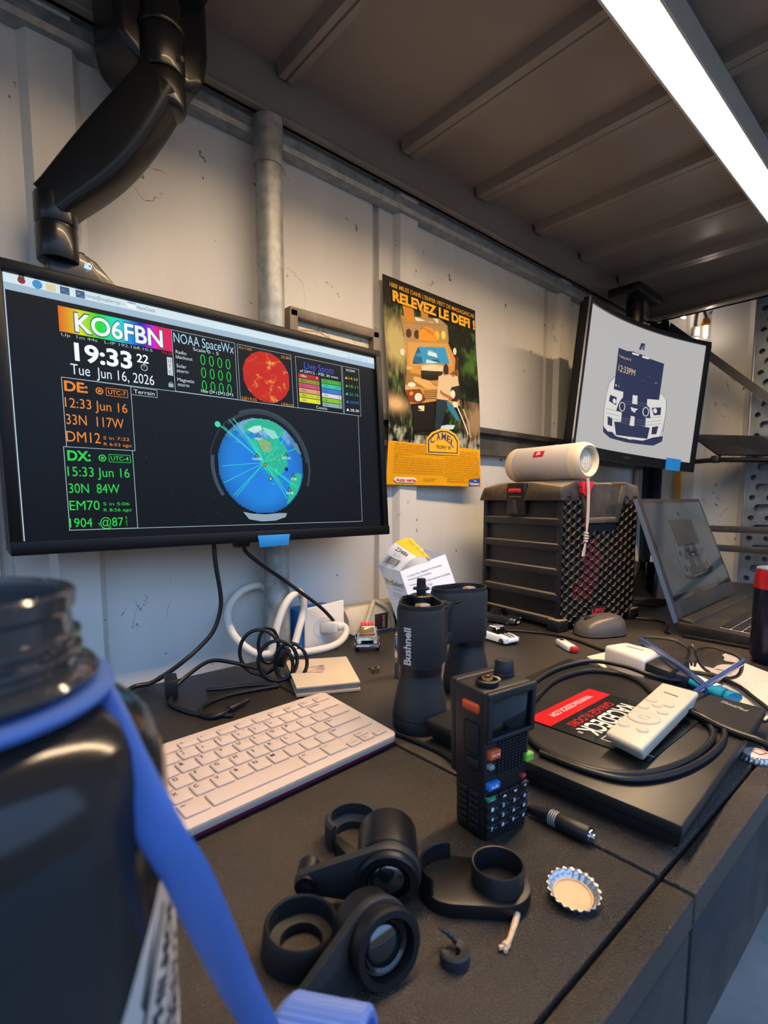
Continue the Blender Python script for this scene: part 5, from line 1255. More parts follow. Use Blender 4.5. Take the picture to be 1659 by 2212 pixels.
# ================================================================== WALL SOCKET, POWER STRIP, CABLES
blue_box = mat('blue_socket_box', '#1f72b8', .45)
OU = thing('wall_socket', 'white double socket plate on a blue box beside the steel pipe', 'socket', (.53, .76, .86))
mb = MB(); mb.box((.516, .770, .905), (.082, .045, .115), .003); mb.build('box', blue_box, OU, world=True)
mb = MB(); mb.hexa([(.484, .742, .848), (.564, .738, .848), (.564, .743, .848), (.484, .747, .848), (.484, .742, .966), (.564, .738, .972), (.564, .743, .972), (.484, .747, .966)], .0012); FP = mb.build('face_plate', mat('cream_plate', '#e6dccd', .4), OU, world=True)
for z_ in (.930, .880):
    mb = MB(); mb.prism(stadium((-.008, 0), .0175, (.008, 0), .0175), 0, .0025, frame((.526, .7415, z_), (1, -.05, 0), (0, 0, 1))); OL = mb.build('outlet', white_pl, OU, world=True)
    mb = MB(); mb.box((.518, .7385, z_ + .003), (.0022, .002, .008)); mb.box((.533, .7378, z_ + .003), (.0022, .002, .008)); mb.build('slot', DARKSEAM, OL, world=True)
PS = thing('power_strip', 'beige power strip along the wall behind the toy truck', 'power strip', (.66, .765, .9))
mb = MB(); rows_ = []
for x, k_ in ((.582, .80), (.590, 1.0), (.86, 1.0)): rows_.append([V((x, .768 + a_ * k_, .926 + b_ * k_)) for a_, b_ in ((-.026, -.024), (-.026, .006), (-.012, .024), (.022, .024), (.022, -.024))])
loft(rows_).build('housing', beige_pl, PS, world=True)
mb = MB(); mb.hexa([(.640, .7405, .904), (.672, .7405, .904), (.672, .743, .904), (.640, .743, .904), (.640, .7405, .934), (.672, .7405, .934), (.672, .743, .934), (.640, .743, .934)], .0005); LBp = mb.build('label_plate', mat('maroon_label', '#3a1f22', .5), PS, world=True)
g = Gfx(); g.text('SAFE SITE', 0, 0, .024, .0055, '#c9b9a8', .02, R(-90)); g.build('label_lettering', flat((.664, .7402, .932 - .025), (1, 0, 0), (0, 0, -1), (0, -1, 0)), PRINT, LBp, world=True)
mb = MB(); mb.tube([(.600, .735, .902), (.618, .736, .930), (.636, .745, .952), (.652, .755, .956), (.668, .742, .946), (.680, .738, .925), (.684, .737, .903)], .0040, 10); mb.tube([(.584, .765, .926), (.572, .762, .926), (.560, .764, .922)], .0036, 10); mb.build('cord', beige_pl, PS, world=True)
mb = MB(); mb.box((.706, .736, .922), (.034, .026, .026), .003); mb.build('plugged_adapter', blk, PS, world=True)
wc = mat('white_cable_jacket', '#ddd4c4', .5, var=.05)
WC = thing('white_cable', 'thick white mains cable looped around the steel pipe and plugged into the socket', 'cable', (.45, .74, .9))
mb = MB(); mb.tube([(.448, .788, .992), (.425, .787, 1.008), (.388, .785, 1.000), (.366, .782, .972), (.366, .765, .938), (.385, .740, .912), (.402, .728, .9075), (.412, .727, .914), (.424, .729, .952), (.440, .731, .982), (.462, .736, .997), (.480, .746, .992), (.484, .745, .966), (.466, .735, .932), (.452, .728, .908), (.440, .722, .905), (.440, .712, .905), (.470, .702, .905), (.505, .702, .905), (.532, .708, .908), (.549, .714, .918), (.552, .720, .928), (.546, .726, .932)], .0062, 12, sm=6)
mb.build('cable', wc, WC, world=True)
mb = MB(); mb.hexa([(.512, .7375, .920), (.536, .7375, .920), (.540, .718, .922), (.528, .716, .922), (.512, .7375, .942), (.536, .7375, .942), (.540, .718, .940), (.528, .716, .940)], .003); mb.cyl((.534, .722, .931), (.548, .722, .931), .008, .0066, 18, bev=.001); mb.build('plug', wc, WC, world=True)
def cable(name, label, pts, r, m=cable_blk, extra=None, sm=8):
    mb = MB(); mb.tube(pts, r, 10, sm=sm)
    if extra: extra(mb)
    return tag(mb.build(name, m), label, 'cable')
cable('power_cable', 'black cable hanging from the left end of the left monitor down to the bench', [(.3205, .725, 1.10), (.3210, .722, 1.06), (.3262, .720, 1.015), (.3250, .720, .990), (.3140, .720, .962), (.2930, .718, .943), (.2690, .716, .928), (.2450, .718, .914), (.2250, .722, .9045), (.205, .724, .904), (.18, .70, .904)], .0032)
def plug1(mb): mb.hexa([(.358, .733, 1.078), (.382, .733, 1.078), (.382, .745, 1.078), (.358, .745, 1.078), (.356, .732, 1.096), (.386, .732, 1.096), (.386, .746, 1.096), (.356, .746, 1.096)], .003)
cable('display_cable', 'black cable running from the blue tape of the left monitor down to the wall socket', [(.374, .739, 1.082), (.378, .738, 1.070), (.400, .735, 1.050), (.436, .733, 1.024), (.470, .731, .998), (.505, .728, .970), (.525, .727, .950), (.5355, .7285, .938)], .0030, extra=plug1)
CO = thing('coiled_cable', 'black cable bundled in a loose coil behind the keyboard with a flat plug', 'cable', (.365, .63, .9))
mb = MB()
def ringpts(c, ax_, rx, rz_, n=12, ph=0): 
    u = V((ax_[0], ax_[1], 0)).normalized(); return [V(c) + u * (rx * cos(2 * pi * i / n + ph)) + V((0, 0, rz_ * sin(2 * pi * i / n + ph))) for i in range(n)]
for c, a_, rx, rz_ in (((.352, .655, .9370), (.75, -.6), .028, .032), ((.360, .620, .9310), (.80, -.55), .026, .028), ((.376, .612, .9280), (.7, -.7), .022, .026), ((.371, .665, .9410), (.9, -.35), .014, .026), ((.368, .618, .9240), (.6, -.8), .013, .021)):
    mb.tube(ringpts(c, a_, rx, rz_), .0026, 8, cyc=True, sm=5)
mb.cyl((.366, .628, .922), (.373, .620, .946), .0085, n=14, bev=.002)
mb.tube([(.352, .640, .914), (.320, .668, .925), (.295, .690, .928), (.268, .695, .915), (.246, .690, .9035), (.232, .676, .9030)], .0027, 8); mb.build('loops', cable_blk, CO, world=True)
mb = MB(); mb.hexa([(.2215, .655, .9005), (.2350, .650, .9005), (.2400, .668, .9005), (.2260, .673, .9005), (.2215, .655, .9250), (.2350, .650, .9250), (.2400, .668, .9300), (.2260, .673, .9300)], .002); mb.tube([(.226, .650, .904), (.220, .630, .903), (.232, .585, .9025), (.262, .553, .9025)], .0028, 8)
lab(mb.build('plug', blk, CO, world=True), 'flat black plug standing at the end of the lead')
cable('usb_cable', 'thin black usb lead lying behind the keyboard with its metal tip free', [(.352, .610, .9028), (.318, .632, .9028), (.290, .642, .9028), (.272, .652, .9028)], .0026)
def tip(mb): mb.cyl((.262, .566, .9050), (.284, .574, .9055), .0045, .0042, 14, bev=.001); mb.cyl((.284, .574, .9055), (.292, .577, .9056), .0030, n=12)
cable('charging_cable', 'curved black lead with a small plug lying against the keyboard back edge', [(.350, .602, .9028), (.320, .610, .9028), (.285, .615, .9028), (.252, .606, .9028), (.236, .585, .9028), (.238, .566, .9030), (.250, .560, .9045), (.264, .567, .9050)], .0027, extra=tip)

# ================================================================== TOY CARS, CASE, NUT, LIGHTER
tyre = mat('toy_tyre', '#0c0c0d', .6)
def toy(name, label, loc, head, L, Wd, H, m_body, m_glass, parts):
    a = math.atan2(head[1], head[0]); t = thing(name, label, 'toy car', loc, a)
    wr = H * .20
    for x in (.30, -.30):
        for y in (-1, 1):
            mb = MB(); mb.cyl((x * L, y * (Wd / 2 - wr * .55), wr), (x * L, y * (Wd / 2 + wr * .12), wr), wr, n=20, bev=wr * .15); wh = mb.build('wheel', tyre, t)
            mb = MB(); mb.cyl((x * L, y * (Wd / 2 + wr * .10), wr), (x * L, y * (Wd / 2 + wr * .18), wr), wr * .55, n=14); mb.build('hub_cap', chrome, wh)
    parts(t, L, Wd, H, m_body, m_glass); return t
def truck(t, L, W_, H, mb_, mg):
    mb = MB(); mb.box((0, 0, H * .36), (L, W_ * .94, H * .30), .0025); mb.box((L * .30, 0, H * .50), (L * .36, W_ * .84, H * .10), .002)
    mb.box((-L * .32, W_ * .42, H * .55), (L * .34, W_ * .08, H * .16), .001); mb.box((-L * .32, -W_ * .42, H * .55), (L * .34, W_ * .08, H * .16), .001); mb.build('body', mb_, t)
    mb = MB(); mb.hexa([(-L * .14, -W_ * .42, H * .5), (L * .16, -W_ * .42, H * .5), (L * .16, W_ * .42, H * .5), (-L * .14, W_ * .42, H * .5), (-L * .12, -W_ * .34, H * .86), (L * .05, -W_ * .34, H * .86), (L * .05, W_ * .34, H * .86), (-L * .12, W_ * .34, H * .86)], .0015); cbn = mb.build('cabin', mb_, t)
    mb = MB(); mb.hexa([(L * .150, -W_ * .36, H * .56), (L * .172, -W_ * .36, H * .56), (L * .172, W_ * .36, H * .56), (L * .150, W_ * .36, H * .56), (L * .050, -W_ * .29, H * .82), (L * .075, -W_ * .29, H * .82), (L * .075, W_ * .29, H * .82), (L * .050, W_ * .29, H * .82)], .0005); mb.build('windscreen', mg, cbn)
    rl = mat('red_light_bar', '#e5403f', .35, emit=.35)
    for k_ in range(4):
        mb = MB(); mb.box((-.001, (k_ - 1.5) * W_ * .155, H * .93), (L * .07, W_ * .13, H * .12), .001); mb.build('roof_light', rl, t)
    mb = MB(); mb.box((L * .505, 0, H * .22), (L * .05, W_ * .98, H * .10), .001); mb.build('bumper', chrome, t)
    mb = MB(); mb.box((L * .502, 0, H * .40), (L * .012, W_ * .50, H * .13), .0005); mb.build('grille', blkgloss, t)
    for y in (-1, 1):
        mb = MB(); mb.cyl((L * .495, y * W_ * .35, H * .40), (L * .508, y * W_ * .35, H * .40), H * .065, n=16); mb.build('headlight', white_pl, t)
toy('toy_truck', 'small chrome toy pickup with a red roof light bar standing by the power strip', (.5660, .6760, .9), (-.64, -.77), .068, .038, .043, mat('brushed_chrome', '#c9c4b8', .22, .9), mat('amber_glass', '#8a6a3a', .15), truck)
def sedan(stripe):
    def f(t, L, W_, H, mb_, mg):
        rows_ = []
        for x, w_, z0, z1 in ((.50, .70, .22, .38), (.47, .88, .14, .48), (.30, .98, .12, .56), (.0, 1.0, .12, .60), (-.30, 1.0, .12, .62), (-.46, .92, .16, .60), (-.50, .76, .26, .54)):
            rows_.append([V((x * L, y * w_ * W_ / 2, z * H)) for y, z in ((-1, z0), (-1, z1 - .10), (-.82, z1), (.82, z1), (1, z1 - .10), (1, z0))])
        loft(rows_).build('body', mb_, t, ang=50)
        mb = MB(); mb.hexa([(-L * .34, -W_ * .40, H * .58), (L * .17, -W_ * .40, H * .56), (L * .17, W_ * .40, H * .56), (-L * .34, W_ * .40, H * .58), (-L * .20, -W_ * .29, H * .97), (L * .02, -W_ * .29, H * .97), (L * .02, W_ * .29, H * .97), (-L * .20, W_ * .29, H * .97)], .002); mb.build('windows', mg, t)
        mb = MB(); mb.box((-L * .09, 0, H * .97), (L * .24, W_ * .58, H * .06), .001); mb.build('roof', mb_, t)
        mb = MB(); mb.box((L * .488, 0, H * .32), (L * .02, W_ * .62, H * .10), .0006); mb.build('grille', blkgloss, t)
        for y in (-1, 1):
            mb = MB(); mb.box((L * .470, y * W_ * .36, H * .42), (L * .03, W_ * .16, H * .10), .0008); mb.build('headlight', mat('headlight_lens', '#cfd4d6', .15), t)
        if stripe:
            for y in (-1, 1):
                g = Gfx()
                for (xa, za), (xb, zb) in zip(((.47, .485), (.30, .565), (.17, .60)), ((.30, .565), (.0, .605), (.15, .61))):
                    if xb > xa: continue
                    g.put([(xa, za), (xb, zb), (xb, zb + 10), (xa, za + 10)], [(0, 1, 2, 3)], [lin('#16161a')])
                g.build('stripe', lambda u, v, l, y=y: V((u * L, y * W_ * .11 + (W_ * .05 if v > 5 else -W_ * .05), (v - 10 if v > 5 else v) * H + .0004)), PRINT, t)
                mb = MB(); mb.box((-L * .09, y * W_ * .11, H * 1.003), (L * .24, W_ * .10, .0004)); mb.build('roof_stripe', blkgloss, t)
        else:
            mb = MB(); mb.box((L * .506, 0, H * .20), (L * .006, W_ * .34, H * .14), .0003); mb.build('number_plate', white_pl, t)
    return f
toy('toy_car', 'dark toy car with a white number plate beside the ribbed box', (.8850, .6300, .9), (.13, -.99), .075, .034, .030, mat('dark_olive_paint', '#23241f', .25, coat=.5), blkgloss, sedan(False))
toy('toy_car', 'white toy car with two black stripes just behind the binoculars', (.7660, .5500, .9), (-.15, -.99), .072, .034, .026, mat('white_car_paint', '#e9e9e6', .2, coat=.6), blkgloss, sedan(True))
CS = thing('photo_case', 'flat cream coloured case lying in front of the wall socket', 'case', (.41, .59, .9))
q0 = [V((.3485, .5560, 0)), V((.4235, .5200, 0)), V((.4780, .6200, 0)), V((.3980, .6640, 0))]
mb = MB(); mb.hexa([q_ + V((0, 0, .9005)) for q_ in q0] + [q_ + V((0, 0, .9045)) for q_ in q0], .0006); mb.build('base', mat('cream_case', '#cbb295', .5, var=.12), CS, world=True)
mb = MB(); c_ = sum(q0, V((0, 0, 0))) / 4; q1 = [c_ + (q_ - c_) * .97 for q_ in q0]; mb.hexa([q_ + V((0, 0, .9045)) for q_ in q1] + [q_ + V((0, 0, .9105)) for q_ in q1], .0005); mb.build('pages', mat('case_pages', '#a58a78', .5, var=.35, vscale=60), CS, world=True)
mb = MB(); mb.hexa([q_ + V((0, 0, .9105)) for q_ in q0] + [q_ + V((0, 0, .9135)) for q_ in q0], .0008); CV = mb.build('cover', mat('cream_cover', '#d8c3a6', .35, var=.06), CS, world=True)
g = Gfx()
for a_, b_, c_, d_, cc in ((.40, .35, .10, .05, '#b59c92'), (.48, .45, .08, .06, '#a58e92'), (.36, .50, .12, .05, '#c9ad96'), (.52, .34, .05, .04, '#8f7f8c'), (.45, .55, .06, .03, '#b8a08c')): g.disc(a_, b_, c_, cc, 16, ry=d_); g.l += 1
g.build('faded_picture', lambda u, v, l: q0[3].lerp(q0[2], u).lerp(q0[0].lerp(q0[1], u), v) + V((0, 0, .9137 + .0001 * l)), INK_MATT, CV, world=True)
NU = thing('wing_nut', 'small brassy wing nut lying on the dark worktop', 'nut', (.486, .562, .9))
mb = MB(); mb.lathe([(.0030, 0), (.0062, 0), (.0056, .008), (.0030, .008)], n=20, closed=True); mb.build('barrel', mat('brassy_zinc', '#a89a6a', .25, 1), NU)
for s_ in (-1, 1):
    mb = MB(); mb.tube([(s_ * .005, 0, .004), (s_ * .0085, .001, .007), (s_ * .0105, .002, .011)], (.0022, .0009), 10, flat=(0, 1, 0)); mb.build('wing', MATS['brassy_zinc'], NU)
LI = thing('metal_case', 'upright polished metal case standing behind the left binocular tube', 'case', (.500, .5250, .9), R(15))
mb = MB(); mb.box((0, 0, .031), (.018, .010, .062), .003); mb.build('case', mat('polished_steel', '#aeb4bc', .12, 1), LI)
mb = MB(); mb.box((.0, 0, .064), (.016, .009, .006), .002); mb.build('cap', chrome, LI)

# ================================================================== MOUSE, USB STICK
MO_ = thing('computer_mouse', 'black and bronze wireless mouse in front of the honeycomb grille', 'mouse', (.945, .452, .9), math.atan2(.45, -.89))
def mouse_pt(u, v, gr=0):   # u 0..2pi around, v 0..1 up
    r_ = cos(v * pi / 2) ** .55; x = .049 * r_ * math.copysign(abs(cos(u)) ** .85, cos(u)); y = .0325 * r_ * math.copysign(abs(sin(u)) ** .85, sin(u)); z_ = .034 * sin(v * pi / 2) ** .8 * (1 - .18 * (x / .049))
    return V((x, y * (1 + .12 * (x / .049) ** 2), z_ + .002 + gr))
mb = MB(); nu, nv = 40, 14; vs = []; fs = []
for j in range(nv):
    for i in range(nu): vs.append(mouse_pt(2 * pi * i / nu, j / nv * .97))
vs.append((0, 0, .0362)); mb.fm
for j in range(nv - 1):
    for i in range(nu): fs.append((j * nu + i, j * nu + (i + 1) % nu, (j + 1) * nu + (i + 1) % nu, (j + 1) * nu + i))
for i in range(nu): fs.append(((nv - 1) * nu + i, (nv - 1) * nu + (i + 1) % nu, nv * nu))
mb.add(vs, fs); mb.add([mouse_pt(2 * pi * i / nu, 0) - V((0, 0, .002)) for i in range(nu)], [tuple(range(nu))]); mb.build('shell', mat('bronze_mouse', '#5a5148', .35, var=.1), MO_, ang=60)
mb = MB(); vs = []; fs = []
for j in range(9):
    for i in range(17): a = pi + .35 + (pi - .7) * i / 16; vs.append(mouse_pt(a, .02 + .62 * j / 8) * 1.012)
for j in range(8):
    for i in range(16): fs.append((j * 17 + i, j * 17 + i + 1, j * 17 + 18 + i, j * 17 + 17 + i))
mb.add(vs, fs); sg_ = mb.build('side_grip', blkmatt, MO_, ang=60); sg_.modifiers.new('t', 'SOLIDIFY').thickness = .001
mb = MB(); mb.cyl((.026, -.0035, .0285), (.026, .0035, .0285), .0075, n=22, bev=.001); mb.build('scroll_wheel', blkmatt, MO_)
mb = MB(); mb.tube([(.046, 0, .0125), (.038, 0, .0235), (.026, 0, .0312), (.012, 0, .0352)], .0008, 6); mb.build('button_split', DARKSEAM, MO_)
US = thing('usb_stick', 'small white usb stick with a red end lying in front of the mouse', 'usb stick', (.8080, .4420, .9), math.atan2(-.80, -.58))
mb = MB(); mb.box((-.004, 0, .0055), (.048, .017, .010), .003); mb.build('body', white_pl, US)
mb = MB(); mb.box((.0235, .002, .0055), (.010, .013, .010), .003); lab(mb.build('end_cap', mat('red_cap', '#c62a30', .4), US), 'red end cap')
mb = MB(); mb.cyl((-.019, 0, .0104), (-.019, 0, .0112), .004, n=18); mb.build('loop_hole', DARKSEAM, US)

# ================================================================== CLOSED LAPTOP AND THINGS ON IT
lap_m = mat('matt_black_lid', '#1c1b1b', .42, var=.12, vscale=8, rvar=.08, dust='#4a4036', dscale=12, damt=.25)
CLQ = [V((.3837, .1186, 0)), V((.6764, .1351, 0)), V((.6850, .3720, 0)), V((.3815, .3620, 0))]
CL = thing('closed_laptop', 'closed matt black laptop lying beside the radio with cables and a card on top', 'laptop', (.53, .245, .9))
def lift(q, z_, s=1):
    c = sum(CLQ, V((0, 0, 0))) / 4; return [c + (p_ - c) * s + V((0, 0, z_)) for p_ in q]
mb = MB(); mb.hexa(lift(CLQ, .9035, .965) + lift(CLQ, .9150, .992), .002); mb.build('base', blk, CL, world=True)
mb = MB(); mb.hexa(lift(CLQ, .9155) + lift(CLQ, .9250), .0018); LID = mb.build('lid', lap_m, CL, world=True)
for a_, b_ in ((.12, .15), (.88, .15), (.12, .85), (.88, .85)):
    p_ = CLQ[0].lerp(CLQ[1], a_).lerp(CLQ[3].lerp(CLQ[2], a_), b_); mb = MB(); mb.cyl((p_.x, p_.y, .9), (p_.x, p_.y, .9045), .007, n=16); mb.build('foot', blkmatt, CL, world=True)
g = Gfx(); g.text('ThinkPad', 0, 0, .030, .0065, '#9c9890', .03); g.build('lid_lettering', flat((.6600, .1760, .9252), V((-.35, -.94, 0)).normalized(), V((-.94, .35, 0)).normalized(), (0, 0, 1)), PRINT, LID, world=True)
# printed card, read from the far side
PC = thing('advert_card', 'black and red printed flooring card lying on the closed laptop under the white remote', 'card', (.52, .23, .925))
mb = MB(); mb.box((.5225, .2310, .9258), (.1290, .1200, .0008)); CBK = mb.build('card', mat('gloss_black_card', '#100f10', .3, coat=.3), PC, world=True)
g = Gfx(); g.rect(0, .094, .129, .026, '#c4141c'); g.l = 1
g.text('WWW.RACEDECK.COM', .022, .111, .083, .0075, '#e8c9c4', .02); g.text('GARAGE FLOORS', .0245, .0865, .088, .0095, '#b51a20', .02); g.text('RACEDECK', .0165, .0735, .100, .0205, '#f1ece6', .022); g.text('\u00ae', .1175, .070, .004, .005, '#f1ece6')
g.line([(.012, .0475), (.118, .0475), (.118, .0)], .0012, '#d8d2cc'); g.poly([(.030, .0440), (.074, .0440), (.074, .034), (.052, .034), (.052, .026), (.074, .026), (.074, .010), (.030, .010), (.030, .022), (.044, .022), (.044, .032), (.030, .032)], '#c4141c'); g.poly([(.088, .043), (.104, .043), (.114, .030), (.110, .012), (.084, .012)], '#e9e3da')
g.build('card_print', flat((.5870, .1710, .9263), (-1, 0, 0), (0, 1, 0), (0, 0, 1)), colmat('gloss_ink', 0, .3, .3), CBK, world=True)
# white remote
RMQ = [V((.4400, .1700, 0)), V((.6060, .1800, 0)), V((.6090, .2180, 0)), V((.4500, .2060, 0))]
RM = thing('remote_control', 'slim white remote control with round outlined buttons lying on the black and red card', 'remote', (.525, .193, .926))
def tz(p_): return .0045 * (p_.x - .44) / .165
rem_m = mat('ivory_remote', '#cfc3ad', .4, var=.03)
mb = MB(); c_ = sum(RMQ, V((0, 0, 0))) / 4; bt = [c_ + (p_ - c_) * .86 for p_ in RMQ]
mb.hexa([p_ + V((0, 0, .9272 + tz(p_))) for p_ in bt] + [p_ + V((0, 0, .9405 + tz(p_))) for p_ in RMQ], .0025, 3); mb.hexa([p_ + V((0, 0, .9375 + tz(p_))) for p_ in RMQ] + [p_ + V((0, 0, .9438 + tz(p_))) for p_ in RMQ], .0025, 3)
RMB = mb.build('shell', rem_m, RM, world=True)
def zr(x, y):       # traced remote coordinates: right top, right bottom, left bottom, left top corners
    u = v = .5; rt, rb_, lb_, lt = (945, 437), (1190, 510), (862, 880), (605, 738)
    for _ in range(10):
        tx, ty = lt[0] + (rt[0] - lt[0]) * u, lt[1] + (rt[1] - lt[1]) * u; bx, by = lb_[0] + (rb_[0] - lb_[0]) * u, lb_[1] + (rb_[1] - lb_[1]) * u
        v = ((x - tx) * (bx - tx) + (y - ty) * (by - ty)) / ((bx - tx) ** 2 + (by - ty) ** 2)
        lx, ly = lt[0] + (lb_[0] - lt[0]) * v, lt[1] + (lb_[1] - lt[1]) * v; rx, ry = rt[0] + (rb_[0] - rt[0]) * v, rt[1] + (rb_[1] - rt[1]) * v
        u = ((x - lx) * (rx - lx) + (y - ly) * (ry - ly)) / ((rx - lx) ** 2 + (ry - ly) ** 2)
    return u, v
def rmpos(u, v, h=.9438): p_ = RMQ[3].lerp(RMQ[2], u).lerp(RMQ[0].lerp(RMQ[1], u), v); return p_ + V((0, 0, h + tz(p_)))
btn_m = mat('remote_button', '#c9bfac', .45); rim_m = mat('button_rim', '#8f887c', .5)
for x, y in ((872, 570), (992, 612), (824, 612), (912, 608), (952, 660), (712, 714), (842, 766)):
    p_ = rmpos(*zr(x, y)); mb = MB(); mb.lathe([(0, .0010), (.0040, .0009), (.0047, 0)], p_, n=24); mb.lathe([(.0047, .0001), (.0047, .0003), (.0054, .0003), (.0054, -.0002)], p_, n=24)
    mb.mi = 0; mb.build('button', btn_m, RM, world=True)
p_ = rmpos(*zr(835, 688)); mb = MB(); mb.lathe([(.0052, .0002), (.0056, .0008), (.0132, .0008), (.0140, -.0002)], p_, n=40); mb.build('ring_pad', btn_m, RM, world=True)
mb = MB(); mb.lathe([(0, .0009), (.0036, .0008), (.0042, 0)], p_, n=24); mb.build('button', btn_m, RM, world=True)
g = Gfx()
def rput(x, y, r_, c): u, v = zr(x, y); p_ = rmpos(u, v); g.ring(p_.x, p_.y, r_, .0005, c, 28)
for x, y in ((872, 570), (992, 612), (824, 612), (912, 608), (952, 660), (712, 714), (842, 766)): rput(x, y, .0056, '#8f877a')
rput(835, 688, .0146, '#8f877a')
a_, b_ = rmpos(*zr(955, 512)), rmpos(*zr(1050, 550)); g.line([(a_.x, a_.y), (b_.x, b_.y)], .0026, '#4a453f')
g.build('remote_print', lambda u, v, l: V((u, v, .9440 + tz(V((u, v, 0))))), PRINT, RMB, world=True)
# leads draped over the laptop
cable('laptop_lead', 'black lead lying along the back of the closed laptop to the black connector', [(.400, .285, .9283), (.470, .322, .9283), (.5525, .344, .9283), (.625, .352, .9283), (.684, .338, .9288), (.702, .303, .9270), (.704, .272, .9230), (.716, .254, .9180), (.737, .240, .9140)], .0030)
cable('looped_cable', 'black cable lying in a wide loop around the card on the closed laptop', [(.622, .232, .9283), (.650, .258, .9283), (.662, .292, .9283), (.640, .322, .9283), (.580, .330, .9283), (.510, .314, .9283), (.450, .292, .9283), (.412, .256, .9283), (.402, .218, .9283), (.410, .184, .9283), (.438, .160, .9283), (.488, .1475, .9283), (.540, .1475, .9283), (.572, .159, .9283), (.592, .180, .9283), (.604, .204, .9288), (.628, .222, .9288)], .0030)
cable('short_cable', 'second black cable lying just outside the loop in front of the remote', [(.399, .240, .9283), (.400, .200, .9283), (.412, .168, .9283), (.448, .148, .9283), (.500, .139, .9283), (.552, .141, .9283), (.584, .154, .9283), (.600, .178, .9283), (.612, .200, .9288)], .0028)
cable('trailing_cable', 'black cable running off the right front edge of the closed laptop', [(.596, .206, .9290), (.584, .188, .9330), (.5765, .170, .9340), (.5735, .150, .9300), (.5715, .134, .9285), (.5690, .112, .9270), (.567, .090, .915), (.566, .076, .880), (.566, .070, .82)], .0036)
cable('desk_lead', 'thin black lead running from the mouse side along the toy cars to the adapter', [(.765, .645, .9025), (.800, .606, .9025), (.836, .572, .9025), (.862, .520, .9025), (.866, .470, .9025), (.850, .425, .9025), (.838, .396, .9025), (.828, .375, .906)], .0024)
cable('paper_cable', 'dark cable curving over the ruled paper on the right', [(.742, .300, .909), (.772, .276, .909), (.800, .250, .909), (.806, .222, .909), (.785, .190, .909), (.748, .162, .909), (.718, .140, .909), (.700, .120, .904), (.69, .104, .903)], .0034)

# ================================================================== PAPERS, ADAPTER, PEN, GLASSES
pap = mat('ruled_paper', '#ded0bd', .7, var=.04)
def paper(label, quad, z_, lines, group=None):
    t = thing('paper_sheet', label, 'paper', (quad[0][0], quad[0][1], .9))
    q_ = [V((x, y, z_)) for x, y in quad]; mb = MB(); mb.hexa(q_ + [p_ + V((0, 0, .0016)) for p_ in q_]); s_ = mb.build('sheet', pap, t, world=True)
    g = Gfx()
    for i in range(1, lines): g.line([(i / lines, .02), (i / lines, .98)], .006, '#a9a2a0')
    if lines: g.build('ruling', lambda u, v, l: q_[0].lerp(q_[1], u).lerp(q_[3].lerp(q_[2], u), v) + V((0, 0, .0018)), INK_MATT, s_, world=True)
    return t
paper('pinkish paper sheet under the white adapter block', [(.700, .285), (.770, .250), (.842, .385), (.786, .395)], .9003, 0)
paper('ruled cream paper on the bench in front of the drink can', [(.700, .140), (.865, .130), (.925, .215), (.830, .300), (.745, .262)][:4], .9022, 14)
AD = thing('white_adapter', 'white block adapter with a black socket plugged into its side', 'adapter', (.757, .315, .9))
q_ = [V((.7129, .2809, 0)), V((.779, .280, 0)), V((.7893, .3365, 0)), V((.7469, .3504, 0))]; mb = MB()
q_ = [V((.722, .282, 0)), V((.782, .281, 0)), V((.792, .338, 0)), V((.750, .352, 0))]
mb.hexa([p_ + V((0, 0, .904)) for p_ in q_] + [p_ + V((0, 0, .9365)) for p_ in q_], .006, 4); mb.build('block', mat('ivory_block', '#e3d8cb', .42, var=.03), AD, world=True)
mb = MB(); mb.hexa([(.763, .300, .93655), (.7652, .3002, .93655), (.7685, .3260, .93655), (.7663, .3258, .93655), (.763, .300, .9367), (.7652, .3002, .9367), (.7685, .3260, .9367), (.7663, .3258, .9367)]); mb.build('slot_mark', DARKSEAM, AD, world=True)
mb = MB(); mb.hexa([(.718, .246, .9045), (.792, .246, .9045), (.790, .281, .9045), (.722, .282, .9045), (.720, .248, .928), (.788, .248, .930), (.786, .281, .932), (.724, .282, .932)], .003); mb.hexa([(.735, .232, .905), (.770, .232, .905), (.775, .248, .905), (.730, .248, .905), (.737, .232, .921), (.768, .232, .921), (.772, .248, .924), (.733, .248, .924)], .002); mb.build('connector', blk, AD, world=True)
mb = MB(); mb.tube([(.753, .234, .913), (.758, .222, .914), (.772, .214, .9115), (.800, .212, .9085)], .0038, 10); mb.build('lead', cable_blk, AD, world=True)
PN = thing('lighter', 'translucent bright blue disposable lighter lying on the papers under the glasses', 'lighter', (.745, .215, .904))
cyan = mat('cyan_translucent', '#1f9fc4', .2, coat=.4, trans=.25)
a_, b_ = V((.7600, .2480, .9130)), V((.7200, .1760, .9130)); mb = MB(); mb.tube([a_, a_.lerp(b_, .5), b_], (.0120, .0068), 18, flat=(0, 0, 1), sm=3); mb.build('tank', cyan, PN, world=True, ang=60)
mb = MB(); h_ = (a_ - b_).normalized(); mb.tube([a_, a_ + h_ * .008], (.0105, .0060), 16, flat=(0, 0, 1), sm=2); mb.cyl(a_ + h_ * .010 + V((-.004, .003, .003)), a_ + h_ * .010 + V((.004, -.003, .003)), .0042, n=16); mb.build('head', blk, PN, world=True)
g = Gfx(); pu = (b_ - a_) * .62; pv = V((pu.y, -pu.x, 0)).normalized() * .014
g.rect(.05, .1, .9, .8, '#e2d6c4'); g.build('sticker', lambda u, v, l: a_ + (b_ - a_) * .10 + pu * u + pv * (v - .62) + V((0, 0, .0072)), INK_MATT, PN, world=True)
